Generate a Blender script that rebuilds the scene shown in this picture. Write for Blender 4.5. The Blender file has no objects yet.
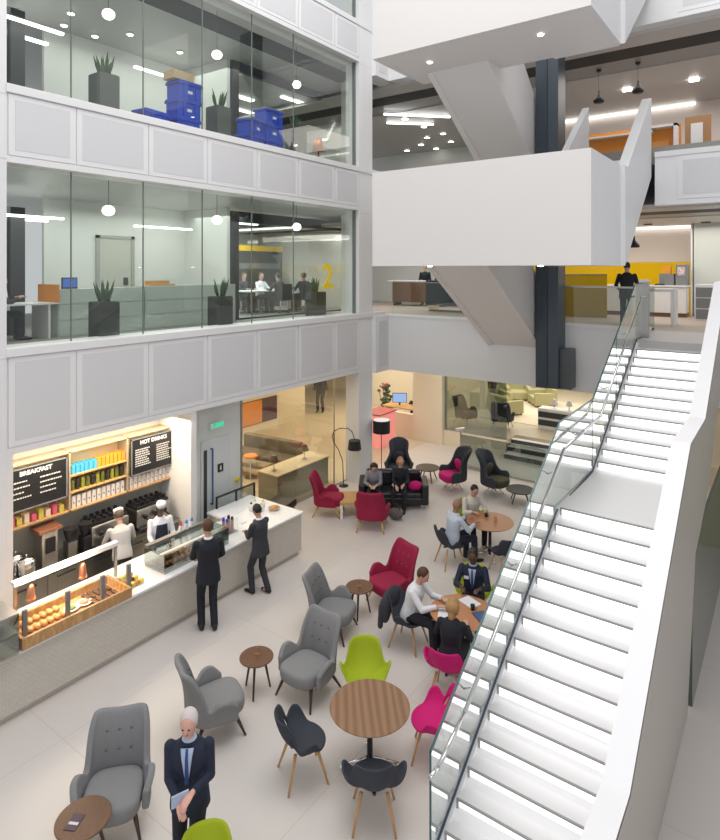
import bpy, bmesh, math, random
from mathutils import Vector, Matrix
R_=math.radians; PI=math.pi
random.seed(7)
SC=bpy.context.scene; COL=SC.collection
# ---------------------------------------------------------------- camera
cd=bpy.data.cameras.new('camera'); cam=bpy.data.objects.new('camera',cd); COL.objects.link(cam)
cam.location=(0,0,6.0); YAW=math.atan2(.5852,.8109)
cam.rotation_euler=(PI/2,0,YAW); cd.sensor_width=36; cd.lens=600/840*36; cd.shift_y=-150/840; cd.clip_end=200
SC.camera=cam
SC.view_settings.view_transform='Standard'; SC.view_settings.look='None'; SC.view_settings.exposure=0.0
cy=SC.cycles
cy.max_bounces=7; cy.diffuse_bounces=4; cy.glossy_bounces=3; cy.transmission_bounces=4; cy.transparent_max_bounces=16
cy.caustics_reflective=False; cy.caustics_refractive=False; cy.sample_clamp_indirect=4
def at(px,py,z=0.0):            # pixel -> world point on the horizontal plane z
    F=(6-z)*600/(py-270); R=(px-360)/600*F
    return (R*.8109-F*.5852, R*.5852+F*.8109)
# ---------------------------------------------------------------- materials
MATS={}
def mat(name,col,rough=.6,metal=0,emit=0,noise=0,nscale=30,bump=0,bscale=200,coat=0,ecol=None):
    if name in MATS: return MATS[name]
    m=bpy.data.materials.new(name); m.use_nodes=True; nt=m.node_tree; b=nt.nodes['Principled BSDF']
    c=(*col,1); b.inputs['Base Color'].default_value=c; b.inputs['Roughness'].default_value=rough; b.inputs['Metallic'].default_value=metal
    if coat: b.inputs['Coat Weight'].default_value=coat
    if emit: b.inputs['Emission Color'].default_value=(*(ecol or col),1); b.inputs['Emission Strength'].default_value=emit
    tc=nt.nodes.new('ShaderNodeTexCoord')
    if noise:
        n=nt.nodes.new('ShaderNodeTexNoise'); n.inputs['Scale'].default_value=nscale; n.inputs['Detail'].default_value=3
        r=nt.nodes.new('ShaderNodeValToRGB'); r.color_ramp.elements[0].position=.3; r.color_ramp.elements[1].position=.7
        r.color_ramp.elements[0].color=(*[x*(1-noise) for x in col],1); r.color_ramp.elements[1].color=(*[min(1,x*(1+noise)) for x in col],1)
        nt.links.new(tc.outputs['Object'],n.inputs['Vector']); nt.links.new(n.outputs['Fac'],r.inputs['Fac']); nt.links.new(r.outputs['Color'],b.inputs['Base Color'])
    if bump:
        n2=nt.nodes.new('ShaderNodeTexNoise'); n2.inputs['Scale'].default_value=bscale
        bp=nt.nodes.new('ShaderNodeBump'); bp.inputs['Strength'].default_value=bump; bp.inputs['Distance'].default_value=.01
        nt.links.new(tc.outputs['Object'],n2.inputs['Vector']); nt.links.new(n2.outputs['Fac'],bp.inputs['Height']); nt.links.new(bp.outputs['Normal'],b.inputs['Normal'])
    MATS[name]=m; return m
def wood(name,c1,c2,scale=6,rough=.4,axis=(1,1,1)):
    m=bpy.data.materials.new(name); m.use_nodes=True; nt=m.node_tree; b=nt.nodes['Principled BSDF']
    tc=nt.nodes.new('ShaderNodeTexCoord'); mp=nt.nodes.new('ShaderNodeMapping'); mp.inputs['Scale'].default_value=axis
    w=nt.nodes.new('ShaderNodeTexWave'); w.inputs['Scale'].default_value=scale; w.inputs['Distortion'].default_value=5; w.inputs['Detail'].default_value=3; w.inputs['Detail Scale'].default_value=1.5
    r=nt.nodes.new('ShaderNodeValToRGB'); r.color_ramp.elements[0].color=(*c1,1); r.color_ramp.elements[1].color=(*c2,1)
    nt.links.new(tc.outputs['Object'],mp.inputs['Vector']); nt.links.new(mp.outputs[0],w.inputs['Vector']); nt.links.new(w.outputs['Fac'],r.inputs['Fac']); nt.links.new(r.outputs['Color'],b.inputs['Base Color'])
    b.inputs['Roughness'].default_value=rough; MATS[name]=m; return m
def glass(name,tint,refl=.06,edge=.5,rough=0):
    m=bpy.data.materials.new(name); m.use_nodes=True; nt=m.node_tree; nt.nodes.clear()
    o=nt.nodes.new('ShaderNodeOutputMaterial'); mx=nt.nodes.new('ShaderNodeMixShader'); t=nt.nodes.new('ShaderNodeBsdfTransparent'); g=nt.nodes.new('ShaderNodeBsdfGlossy')
    t.inputs[0].default_value=(*tint,1); g.inputs['Roughness'].default_value=rough; g.inputs[0].default_value=(1,1,1,1)
    lw=nt.nodes.new('ShaderNodeLayerWeight'); lw.inputs['Blend'].default_value=.35
    mr=nt.nodes.new('ShaderNodeMapRange'); mr.inputs['To Min'].default_value=refl; mr.inputs['To Max'].default_value=edge
    nt.links.new(lw.outputs['Facing'],mr.inputs['Value']); nt.links.new(mr.outputs[0],mx.inputs[0]); nt.links.new(t.outputs[0],mx.inputs[1]); nt.links.new(g.outputs[0],mx.inputs[2]); nt.links.new(mx.outputs[0],o.inputs[0])
    MATS[name]=m; return m
def emis(name,col,s):
    m=bpy.data.materials.new(name); m.use_nodes=True; nt=m.node_tree; nt.nodes.clear()
    o=nt.nodes.new('ShaderNodeOutputMaterial'); e=nt.nodes.new('ShaderNodeEmission'); e.inputs[0].default_value=(*col,1); e.inputs[1].default_value=s
    nt.links.new(e.outputs[0],o.inputs[0]); MATS[name]=m; return m
WHITE=mat('white_paint',(.78,.78,.79),.5)
WARMW=mat('warm_white_paint',(.80,.775,.76),.5)
STAIRW=mat('stair_white',(.84,.83,.84),.45)
PANEL=mat('perforated_panel',(.66,.66,.68),.6,noise=.04,nscale=400)
FLR=None
def floor_mat():
    m=bpy.data.materials.new('pale_stone_floor'); m.use_nodes=True; nt=m.node_tree; b=nt.nodes['Principled BSDF']
    tc=nt.nodes.new('ShaderNodeTexCoord'); n=nt.nodes.new('ShaderNodeTexNoise'); n.inputs['Scale'].default_value=.6; n.inputs['Detail'].default_value=5
    br=nt.nodes.new('ShaderNodeTexBrick'); br.offset=0; br.inputs['Scale'].default_value=1; br.inputs['Brick Width'].default_value=3.2; br.inputs['Row Height'].default_value=3.2
    br.inputs['Mortar Size'].default_value=.006; br.inputs['Color1'].default_value=(1,1,1,1); br.inputs['Color2'].default_value=(1,1,1,1); br.inputs['Mortar'].default_value=(.86,.84,.82,1)
    r=nt.nodes.new('ShaderNodeValToRGB'); r.color_ramp.elements[0].color=(.61,.565,.535,1); r.color_ramp.elements[1].color=(.67,.625,.595,1)
    mx=nt.nodes.new('ShaderNodeMix'); mx.data_type='RGBA'; mx.blend_type='MULTIPLY'; mx.inputs[0].default_value=1
    nt.links.new(tc.outputs['Object'],n.inputs['Vector']); nt.links.new(tc.outputs['Object'],br.inputs['Vector']); nt.links.new(n.outputs['Fac'],r.inputs['Fac'])
    nt.links.new(r.outputs['Color'],mx.inputs[6]); nt.links.new(br.outputs['Color'],mx.inputs[7]); nt.links.new(mx.outputs[2],b.inputs['Base Color'])
    b.inputs['Roughness'].default_value=.42; MATS['floor']=m; return m
FLOOR=floor_mat()
CREAM=mat('cream_wall',(.74,.67,.53),.6)
CREAMF=mat('cream_floor',(.60,.52,.40),.4)
CARPET=mat('grey_carpet',(.30,.29,.27),.9,noise=.1,nscale=60)
OFFW=mat('office_wall',(.72,.74,.71),.6)
OFFC=mat('office_ceiling',(.46,.47,.45),.35)
GCEIL=mat('gallery_ceiling',(.55,.52,.50),.4)
DARK=mat('dark_grey_frame',(.045,.05,.055),.4)
BLACK=mat('black',(.012,.012,.014),.45)
NAVY=mat('shaft_navy',(.035,.05,.065),.35)
NAVY2=mat('shaft_box',(.085,.10,.105),.4)
CHROME=mat('chrome',(.7,.7,.7),.2,1)
STEEL=mat('brushed_steel',(.48,.46,.44),.32,1)
GREYF=mat('grey_fabric',(.235,.235,.24),.9,noise=.1,nscale=150,bump=.3)
DGREYF=mat('charcoal_fabric',(.042,.047,.062),.9,noise=.1,nscale=150,bump=.2)
MARF=mat('maroon_fabric',(.30,.008,.05),.85,noise=.12,nscale=120,bump=.2)
MAGF=mat('magenta_fabric',(.60,.004,.17),.8,noise=.05,nscale=120)
LIMEF=mat('lime_fabric',(.36,.44,.010),.8,noise=.05,nscale=120)
PALEG=mat('pale_olive_fabric',(.42,.40,.22),.9)
LEATH=mat('black_leather',(.012,.012,.016),.32)
WALN=wood('walnut',(.22,.115,.06),(.31,.175,.10),.8,.38,(4,.3,1))
WALN2=wood('walnut_small',(.11,.05,.025),(.20,.10,.05),4,.38,(5,1,1))
WALND=mat('dark_walnut_leg',(.06,.028,.016),.5)
OAK=mat('light_oak',(.55,.32,.13),.5)
ORW=wood('orange_wood',(.42,.18,.08),(.55,.26,.12),4,.4,(5,1,1))
TRAYW=wood('tray_wood',(.45,.24,.09),(.60,.36,.16),3,.45,(1,5,1))
CTOP=mat('counter_white',(.85,.85,.86),.25)
def tile_mat():
    m=bpy.data.materials.new('counter_mosaic'); m.use_nodes=True; nt=m.node_tree; b=nt.nodes['Principled BSDF']
    tc=nt.nodes.new('ShaderNodeTexCoord'); mp=nt.nodes.new('ShaderNodeMapping'); mp.inputs['Rotation'].default_value=(0,PI/2,0)
    sx=nt.nodes.new('ShaderNodeSeparateXYZ'); cx=nt.nodes.new('ShaderNodeCombineXYZ')
    br=nt.nodes.new('ShaderNodeTexBrick'); br.inputs['Scale'].default_value=1; br.inputs['Brick Width'].default_value=.08; br.inputs['Row Height'].default_value=.04
    br.inputs['Mortar Size'].default_value=.004; br.inputs['Color1'].default_value=(.62,.58,.51,1); br.inputs['Color2'].default_value=(.58,.545,.48,1); br.inputs['Mortar'].default_value=(.50,.47,.41,1)
    nt.links.new(tc.outputs['Object'],sx.inputs[0]); nt.links.new(sx.outputs['Y'],cx.inputs['X']); nt.links.new(sx.outputs['Z'],cx.inputs['Y'])
    nt.links.new(cx.outputs[0],br.inputs['Vector']); nt.links.new(br.outputs['Color'],b.inputs['Base Color']); b.inputs['Roughness'].default_value=.4
    MATS['tile']=m; return m
TILE=tile_mat()
GL_FAC=glass('facade_glass',(.93,.95,.925),.02,.20)
GL_BAL=glass('balustrade_glass',(.80,.87,.84),.20,.75)
GL_GAL=glass('gallery_glass',(.72,.75,.73),.05,.25)
GL_CLR=glass('clear_glass',(.93,.96,.94),.03,.3)
GL_GRY=glass('smoked_glass',(.62,.68,.66),.10,.5)
GEDGE=mat('green_glass_edge',(.02,.09,.09),.2)
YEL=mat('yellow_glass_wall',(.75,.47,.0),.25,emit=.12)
ORANGE=mat('orange_panel',(.72,.26,.03),.5)
BLUEP=mat('blue_plastic',(.02,.07,.55),.4)
GREYP=mat('grey_lid',(.20,.21,.22),.5)
CARD=mat('cardboard',(.55,.40,.24),.8)
PLANTG=mat('planter_grey',(.10,.11,.11),.5); PLANTB=mat('planter_dark',(.045,.05,.05),.5)
LEAF=mat('snake_plant_leaf',(.05,.10,.045),.5)
BULB=emis('globe_glow',(1,.95,.86),6.0); STRIP=emis('strip_glow',(1,1,.97),4.0); SPOT=emis('spot_glow',(1,.96,.88),12)
RISE=emis('riser_glow',(1,.985,1),2.0); SHELFG=emis('shelf_glow',(1,.80,.50),2.2); COVE=emis('cove_glow',(1,.95,.88),3)
SKIN=mat('light_skin',(.58,.33,.24),.55); SKIND=mat('dark_skin',(.10,.045,.028),.5); SKINP=mat('pink_skin',(.66,.36,.29),.55)
SUIT=mat('black_suit',(.010,.012,.020),.8); SUITG=mat('charcoal_suit',(.035,.036,.045),.8); NVS=mat('navy_suit',(.012,.018,.040),.8)
SHIRT=mat('white_shirt',(.75,.76,.80),.7); BSHIRT=mat('pale_blue_shirt',(.42,.50,.66),.7); LSHIRT=mat('light_grey_shirt',(.50,.48,.47),.8); GCARD=mat('grey_cardigan',(.28,.28,.32),.9)
HBR=mat('brown_hair',(.08,.035,.015),.6); HBK=mat('black_hair',(.012,.010,.010),.5); HBL=mat('blond_hair',(.40,.23,.09),.6); HWH=mat('white_hair',(.62,.56,.54),.7); HSH=mat('cropped_hair',(.10,.06,.045),.6)
EYE=mat('eye_dark',(.02,.015,.012),.2); LIP=mat('lips',(.38,.14,.11),.5); TIEB=mat('blue_tie',(.03,.06,.22),.6)
# ---------------------------------------------------------------- mesh helpers
class MB:
    def __init__(s): s.bm=bmesh.new()
    def box(s,x0,y0,z0,x1,y1,z1,bev=0,mtx=None):
        r=bmesh.ops.create_cube(s.bm,size=1); vs=r['verts']
        M=Matrix.Translation(((x0+x1)/2,(y0+y1)/2,(z0+z1)/2))@Matrix.Diagonal((abs(x1-x0),abs(y1-y0),abs(z1-z0),1))
        if mtx: M=mtx@M
        bmesh.ops.transform(s.bm,matrix=M,verts=vs)
        if bev:
            es=list({e for v in vs for e in v.link_edges}); bmesh.ops.bevel(s.bm,geom=es,offset=bev,segments=2,affect='EDGES',profile=.5)
        return s
    def cone(s,p0,p1,r0,r1,n=12):
        p0=Vector(p0);p1=Vector(p1);d=p1-p0;L=d.length
        M=Matrix.Translation((p0+p1)/2)@d.to_track_quat('Z','Y').to_matrix().to_4x4()
        bmesh.ops.create_cone(s.bm,cap_ends=True,cap_tris=False,segments=n,radius1=max(r0,1e-4),radius2=max(r1,1e-4),depth=L,matrix=M); return s
    def tube(s,pts,r,n=8):
        for a,b in zip(pts[:-1],pts[1:]): s.cone(a,b,r,r,n)
        for p in pts[1:-1]: s.ball(p,(r,r,r),1)
        return s
    def ball(s,c,r,sub=2,rot=None):
        M=Matrix.Translation(c)@((rot.to_4x4() if rot else Matrix.Identity(4)))@Matrix.Diagonal((*r,1))
        bmesh.ops.create_icosphere(s.bm,subdivisions=sub,radius=1,matrix=M); return s
    def cap(s,p0,r0,p1,r1,n=10):
        s.cone(p0,p1,r0,r1,n); s.ball(p0,(r0,)*3,2); s.ball(p1,(r1,)*3,2); return s
    def loft(s,rings):               # rings: lists of points, closed around, capped
        vv=[[s.bm.verts.new(p) for p in ring] for ring in rings]; n=len(vv[0])
        for a,b in zip(vv[:-1],vv[1:]):
            for i in range(n): s.bm.faces.new((a[i],a[(i+1)%n],b[(i+1)%n],b[i]))
        s.bm.faces.new(list(reversed(vv[0]))); s.bm.faces.new(vv[-1]); return s
    def lathe(s,prof,c=(0,0,0),n=20):
        rings=[[(c[0]+r*math.cos(2*PI*i/n),c[1]+r*math.sin(2*PI*i/n),c[2]+z) for i in range(n)] for r,z in prof]
        return s.loft(rings)
    def prismX(s,poly,x0,x1):        # polygon in (y,z) extruded along x
        a=[s.bm.verts.new((x0,y,z)) for y,z in poly]; b=[s.bm.verts.new((x1,y,z)) for y,z in poly]; n=len(poly)
        s.bm.faces.new(a); s.bm.faces.new(list(reversed(b)))
        for i in range(n): s.bm.faces.new((a[i],b[i],b[(i+1)%n],a[(i+1)%n]))
        return s
    def grid(s,P,closed=False):
        vv=[[s.bm.verts.new(p) for p in row] for row in P]
        for a,b in zip(vv[:-1],vv[1:]):
            m=len(a)
            for i in range(m if closed else m-1): s.bm.faces.new((a[i],a[(i+1)%m],b[(i+1)%m],b[i]))
        return s
    def done(s,name,m,parent=None,smooth=False,mods=None,label=None,kind=None):
        bmesh.ops.recalc_face_normals(s.bm,faces=s.bm.faces)
        me=bpy.data.meshes.new(name)
        off=Vector((0,0,0))
        if parent is None and s.bm.verts:
            xs=[v.co for v in s.bm.verts]
            off=Vector(((min(v.x for v in xs)+max(v.x for v in xs))/2,(min(v.y for v in xs)+max(v.y for v in xs))/2,min(v.z for v in xs)))
            bmesh.ops.translate(s.bm,vec=-off,verts=s.bm.verts)
        s.bm.to_mesh(me); s.bm.free(); me.materials.append(m)
        if smooth: me.polygons.foreach_set('use_smooth',[True]*len(me.polygons))
        o=bpy.data.objects.new(name,me); COL.objects.link(o); o.location=off
        if parent is not None: o.parent=parent; o.location=(0,0,0)
        if label: o['label']=label
        if kind: o['kind']=kind
        for k,v in (mods or {}).items():
            if k=='solid': md=o.modifiers.new('s','SOLIDIFY'); md.thickness=v; md.offset=0
            if k=='sub': md=o.modifiers.new('u','SUBSURF'); md.levels=v; md.render_levels=v
        return o
def thing(name,label,cat,loc=(0,0,0),rz=0,group=None,kind=None):
    o=bpy.data.objects.new(name,None); COL.objects.link(o); o.empty_display_size=.1
    o.location=loc; o.rotation_euler=(0,0,rz)
    if kind: o['kind']=kind
    else: o['label']=label; o['category']=cat
    if group: o['group']=group
    return o
def tag(o,label,cat,group=None):
    o['label']=label; o['category']=cat
    if group: o['group']=group
    return o
def st(name,mb,m,parent=None,**k):
    o=mb.done(name,m,parent,**k)
    if parent is None: o['kind']='structure'
    return o
def B(*a,**k): return MB().box(*a,**k)
def copy_tree(o,loc=None,rz=None,label=None,group=None,parent=None):
    kids=[c for c in COL.objects if c.parent==o]
    c=o.copy(); COL.objects.link(c)
    if parent is not None: c.parent=parent
    for k in kids: copy_tree(k,parent=c)
    if loc is not None: c.location=loc
    if rz is not None: c.rotation_euler=(0,0,rz)
    if label: c['label']=label
    if group: c['group']=group
    return c
def heading(dx,dy): return math.atan2(dy,dx)-PI/2      # things face +Y when built
def text(parent,s,size,loc,rot,m,name='lettering',ext=.002,align='CENTER',bold=0):
    cu=bpy.data.curves.new(name,'FONT'); cu.body=s; cu.size=size; cu.extrude=ext; cu.align_x=align; cu.align_y='CENTER'; cu.offset=bold
    o=bpy.data.objects.new(name,cu); COL.objects.link(o); bpy.context.view_layer.update()
    me=bpy.data.meshes.new_from_object(o.evaluated_get(bpy.context.evaluated_depsgraph_get())); bpy.data.objects.remove(o)
    me.materials.clear(); me.materials.append(m)
    o=bpy.data.objects.new(name,me); COL.objects.link(o); o.parent=parent; o.location=loc; o.rotation_euler=rot; return o
FX=(PI/2,0,PI/2)      # text on a plane facing +X
# ================================================================ SETTING
st('floor',B(-10.35,-4,-.1,8,18.4,0),FLOOR)
st('floor',B(-18,9.5,-.1,-10.35,22,0),CREAMF)
st('floor',B(-10.35,18.4,-.1,-2,19,0),CREAMF)
st('floor',B(-11,3.8,-.1,-10.35,9.5,0),FLOOR)
XF=-9.9
# --- left facade
JY=[4.35,5.45,6.86,8.27,9.69,11.1,12.55,13.65]
def spandrel(z0,z1,thick=.5):
    w=st('wall_left',B(XF-thick,4.32,z0,XF,13.65,z1),WHITE)
    t=MB(); t.box(XF-.02,4.32,z1-.14,XF+.05,15.0,z1,.01); t.box(XF,4.32,z0,XF+.02,13.65,z0+.10)
    st('trim_1',t,WHITE)
    off=w.location
    for a,b in zip(JY[:-1],JY[1:]):
        f=MB(); f.box(XF+.0,a+.012,z0+.115,XF+.02,b-.012,z1-.15)
        ob=f.done('panel',WHITE,w); ob.location=-off
        g=MB(); g.box(XF+.02,a+.11,z0+.20,XF+.024,b-.11,z1-.23)
        ob2=g.done('perforated_infill',PANEL,ob)
    return w
spandrel(3.12,4.78); spandrel(7.68,8.9); spandrel(11.85,13.0)
st('wall_left',B(XF-.6,1.0,0,XF+.03,4.33,14.5),WHITE)
jt=MB()
for z in (4.62,7.72,8.72,11.9): jt.box(XF+.03,1.0,z,XF+.034,4.33,z+.02)
st('trim_2',jt,PANEL)
st('wall_left',B(XF-.45,13.65,0,XF+.02,14.3,14.5),WHITE)
jt=MB()
for z in (4.60,7.6,8.86,11.8): jt.box(XF+.02,13.65,z,XF+.024,14.3,z+.018)
st('trim_3',jt,PANEL)
# short return spandrels past the column + back gallery edge at Y=15
YB=15.0
for z0,z1 in ((3.03,4.66),(7.5,8.72),(11.62,12.9)):
    w=st('wall_left',B(XF-.4,14.3,z0,XF+.15,YB+.3,z1),WHITE)
    o=MB().box(XF+.15,14.45,z0+.15,XF+.16,YB-.1,z1-.15).done('panel',PANEL,w); o.location=-w.location
st('wall_back',B(XF+.1,YB,3.03,-2.62,YB+.3,4.66),WHITE)
st('trim_4',B(XF,YB-.02,4.62,-2.62,YB+.32,4.68),STAIRW)
def back_spandrel(z0,z1,x0,x1):
    w=st('wall_back',B(x0,YB,z0,x1,YB+.3,z1),WHITE)
    t=MB(); t.box(x0,YB-.03,z1-.1,x1,YB+.3,z1+.02); t.box(x0,YB-.03,z0,x1,YB,z0+.1); st('trim_5',t,WHITE)
    x=-2.1
    while x<x1-1.4:
        f=MB().box(x+.012,YB-.02,z0+.12,x+1.388,YB,z1-.12).done('panel',WHITE,w); f.location=-w.location
        MB().box(x+.12,YB-.026,z0+.22,x+1.28,YB-.02,z1-.22).done('perforated_infill',PANEL,f)
        x+=1.4
back_spandrel(7.46,8.66,-2.55,6); back_spandrel(11.62,12.9,XF+.1,6)
st('wall_back',B(XF+.1,YB,7.46,-4.2,YB+.3,8.66),WHITE)
# floors and ceilings of the back galleries
st('floor',B(-18,YB+.3,4.2,6,26,4.6),mat('gallery_floor',(.42,.36,.31),.5))
st('floor',B(-2.62,12.98,4.3,6,15.3,4.6),mat('landing_floor',(.52,.50,.50),.5))
st('floor',B(-18,YB+.3,8.45,6,26,8.85),CARPET)
def gal_ceiling(z,zs=None):
    st('ceiling',B(-18,YB+.3,z,6,16.1,z+.1),GCEIL)
    st('ceiling',B(-18,16.1,z-.005,6,16.9,z+.1),mat('painted_slot_dark',(.02,.02,.02),.6))  # flat dark strip: the recess's shade is put into the colour
    st('ceiling',B(-18,16.9,z,6,17.9,z+.1),mat('ceiling_grey',(.30,.29,.28),.35))
    st('ceiling',B(-18,17.9,z-.02,6,26,z+.08),GCEIL)
gal_ceiling(11.55); gal_ceiling(7.42)
st('ceiling',B(-18,YB+.3,3.03,6,26,3.13),WARMW)
# office floors / ceilings behind the facade
OX=-14.5
for k,(zf,zc) in enumerate(((4.6,7.72),(8.85,11.85))):
    st('floor',B(-20,4.3,zf-.3,XF-.5,14.9,zf),CARPET)
    st('ceiling',B(-20,4.3,zc,XF-.5,17.9,zc+.1),OFFC)
    st('wall_left',B(OX-.1,7.2,zf,OX,11.4,zc),OFFW)
    st('wall_left',B(-13.9,4.2,zf,-10.4,4.3,zc),OFFW)
    st('wall_left',B(OX,11.3,zf,-12.7,11.42,zc),OFFW)
    st('wall_left',B(-19,17.8,zf,-12.8,17.9,zc),OFFW)
    st('wall_left',B(-17.6,11.4,zf,-17.5,17.8,zc),OFFW)
    st('wall_left',B(-16.5,4.3,zf,-16.4,7.2,zc),OFFW)
    st('wall_left',B(-11.4,14.8,zf,-10.35,14.9,zc),OFFW)
    # strip lights
    for j,(x0,y0,x1,y1) in enumerate(((-14.2,4.9,-14.08,7.1),(-13.3,5.0,-13.2,7.0),(-13.9,9.2,-13.8,11.0),(-15.2,12.2,-15.0,14.6),(-14.0,14.8,-13.85,17.2),(-16.4,13,-16.25,16))):
        s=B(x0,y0,zc-.05-(.55 if j<3 else 0),x1,y1,zc-.001-(.55 if j<3 else 0))
        s=s.done('strip_light',STRIP)
        tag(s,['long ceiling strip light near the dark office at the far left','short ceiling strip light above the front desk area','ceiling strip light near the door wall','ceiling strip light in the meeting room by its left frame','ceiling strip light in the meeting room towards the right','ceiling strip light at the back of the meeting room'][j]+(', lower office floor' if k==0 else ', upper office floor'),'light','office strip lights')
    if k==1: st('ceiling',B(-11.5,4.3,zc-.01,-10.75,14.8,zc),mat('painted_slot_dark',(.02,.02,.02),.6))  # flat strip, the slot's dark depth given by colour alone
for i,(px,py) in enumerate(((71,12),(130,33),(180,51),(19,10),(64,24),(95,35))):
    F=-5.85*600/(py-270); R=(px-360)/600*F; x=R*.8109-F*.5852; y=R*.5852+F*.8109
    s=thing('downlight','small round ceiling downlight in the upper office','light',(x,y,11.81),group='downlights in the upper office'); MB().lathe([(.08,0),(.10,.03)],n=14).done('rim',WHITE,s); MB().lathe([(.07,-.012),(.07,-.004)],n=12).done('lens',SPOT,s)
# facade glazing
for k,(z0,z1) in enumerate(((4.78,7.68),(8.9,11.85),(13.0,14.5))):
    w=st('window_%d'%(k+1),B(XF-.16,4.33,z0,XF-.145,13.65,z1),GL_FAC)
    m=MB()
    for y in JY[1:-2]: m.box(XF-.165,y-.008,z0,XF-.14,y+.008,z1)
    m.box(XF-.18,13.6,z0,XF-.1,13.65,z1)
    o=m.done('mullion',mat('mullion_grey',(.16,.18,.17),.5),w); o.location=-w.location
# --- ground floor left: column pieces, niche, door wall
st('wall_left',B(-11.0,7.86,0,XF,8.0,3.12),WARMW)
st('wall_left',B(-11.0,4.3,0,-10.9,8.1,3.12),mat('niche_wall',(.50,.49,.44),.5))
st('wall_left',B(-10.5,8.0,0,-10.35,9.62,3.12),OFFW)
st('ceiling',B(-11,4.3,3.0,XF-.5,9.9,3.12),WARMW)
st('wall_left',B(-11,4.335,0,XF+.02,4.43,3.12),WARMW)
# door
d=st('door_1',B(-10.345,8.46,.02,-10.31,9.28,2.3),mat('door_white',(.66,.70,.70),.4))
o=B(-10.30,8.52,.5,-10.29,8.60,2.1).done('vision_panel',DARK,d); o.location=-d.location
o=MB().tube([(-10.31,8.72,.9),(-10.25,8.72,.9),(-10.25,8.72,2.1),(-10.31,8.72,2.1)],.018).done('door_handle',mat('blue_steel',(.05,.12,.35),.3,.3),d); o.location=-d.location
s=thing('door_sign','small black square sign with white figure on the pale door','sign',(-10.30,8.98,1.62))
B(0,-.075,-.09,.012,.075,.09).done('plate',BLACK,s); MB().ball((.014,0,.045),(.004,.016,.016),1).box(.012,-.022,-.05,.016,.022,.025).done('figure',WHITE,s)
s=thing('exit_sign','green and white illuminated exit sign above the pale door','sign',(-10.28,8.84,2.60))
B(0,-.19,-.06,.05,.19,.06).done('sign_box',WHITE,s)
B(.05,-.175,-.05,.056,.175,.05).done('green_face',emis('exit_green',(.02,.62,.30),1.2),s)
g=MB(); g.box(.056,-.15,-.035,.06,-.05,.035); g.done('running_figure',WHITE,s); g=MB(); g.box(.056,.02,-.008,.06,.12,.008); g.cone((.058,.10,0),(.058,.15,0),.03,.001,3); g.done('arrow',WHITE,s)
tag(MB().ball((-10.32,9.5,1.2),(.035,.07,.055)).done('call_point',mat('yellow_box',(.75,.55,.0),.5),smooth=True),'small yellow call point on the white wall beside the door','switch')
# glass to the cream room
g=st('window_4',B(-10.36,9.65,.02,-10.345,13.65,3.1),glass('cream_glass',(.96,.93,.84),.04,.25))
m=MB(); m.box(-10.37,9.65,0,-10.33,13.65,.04); m.box(-10.37,9.63,0,-10.33,9.67,3.1); m.box(-10.365,13.1,0,-10.335,13.12,3.1); o=m.done('window_frame',STEEL,g); o.location=-g.location
st('wall_left',B(-16.3,9.5,0,-10.5,9.6,3.12),CREAM)
st('wall_left',B(-16.3,9.9,0,-16.2,18.6,3.12),CREAM)
st('wall_left',B(-20.1,18.5,0,-20,24,3.12),CREAM)
st('wall_back',B(-20,24,0,-16,24.2,3.12),CREAM)
st('floor',B(-20,18.6,-.1,-18,24,0),CREAMF)
st('floor',B(-18,22,-.1,-16,24,0),CREAMF)
st('ceiling',B(-20,15.3,3.0,-18,24,3.12),CREAM)
st('ceiling',B(-19,9.9,3.0,-10.4,15.3,3.12),CREAM)
# wall behind (reception window), pillar and lounge screen at Y=18.4
st('wall_back',B(-12.6,18.4,0,-10.9,18.6,.85),CREAM)
st('wall_back',B(-10.9,18.3,0,-9.75,18.7,3.03),CREAM)
st('wall_back',B(-9.75,18.4,0,-7.5,18.6,.5),CREAM)
st('wall_back',B(-16,22,0,-9.8,22.2,3.03),CREAM)
st('floor',B(-9.75,18.6,0,-7.5,28,.5),CREAMF); st('floor',B(-7.5,19.3,0,2,28,.5),CREAMF); st('floor',B(-7.5,18.4,-.1,2,19.3,0),CREAMF)
st('wall_back',B(-18,27.8,.5,2,28,3.03),mat('lounge_wall',(.72,.68,.52),.6))
st('wall_left',B(-13,22.2,.0,-12.9,28,3.03),mat('lounge_wall2',(.72,.68,.52),.6))
st('floor',B(-13,22.25,0,-9.75,28,.5),CREAMF)
g=st('window_5',B(-9.75,18.49,.5,-7.5,18.5,3.03),GL_GRY)
o=MB().box(-9.75,18.47,.5,-7.5,18.52,.53).done('window_frame',STEEL,g); o.location=-g.location
# steps up to the lounge
s=thing('lounge_steps','low dark-edged steps rising to the cream lounge','steps',(-6.75,18.5,0))
for i in range(3): B(-.7,-.35+.3*i,0,2.6,.4+.01*i,.166*(i+1)).done('step',WARMW,s); B(-.7,-.36+.3*i,.166*i+.02,2.6,-.35+.3*i,.166*i+.15).done('riser',DARK,s)
s=thing('glass_screen','low clear glass balustrade standing before the lounge steps','balustrade',(-6.6,16.6,0))
B(-1.6,0,.05,1.7,.02,1.0).done('glass_panel',GL_GRY,s); B(-1.6,-.03,0,1.7,.05,.06).done('base_rail',STEEL,s)
MB().cone((-1.6,0,0),(-1.6,0,1.15),.03,.03).cone((-1.75,0,1.12),(-1.45,0,1.2),.05,.05).done('post',CHROME,s)
# far right under/behind the stair
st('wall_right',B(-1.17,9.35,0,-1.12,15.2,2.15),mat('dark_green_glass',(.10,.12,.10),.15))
st('wall_back',B(-6.9,19.6,.5,-1.1,19.7,3.03),mat('olive_wall',(.46,.42,.26),.5)) if False else None
st('wall_back',B(-1.1,15.0,0,6,15.1,3.1),mat('olive_wall',(.40,.38,.24),.4))
st('wall_back',B(-2.62,YB,3.03,6,YB+.3,4.3),WHITE)
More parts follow.
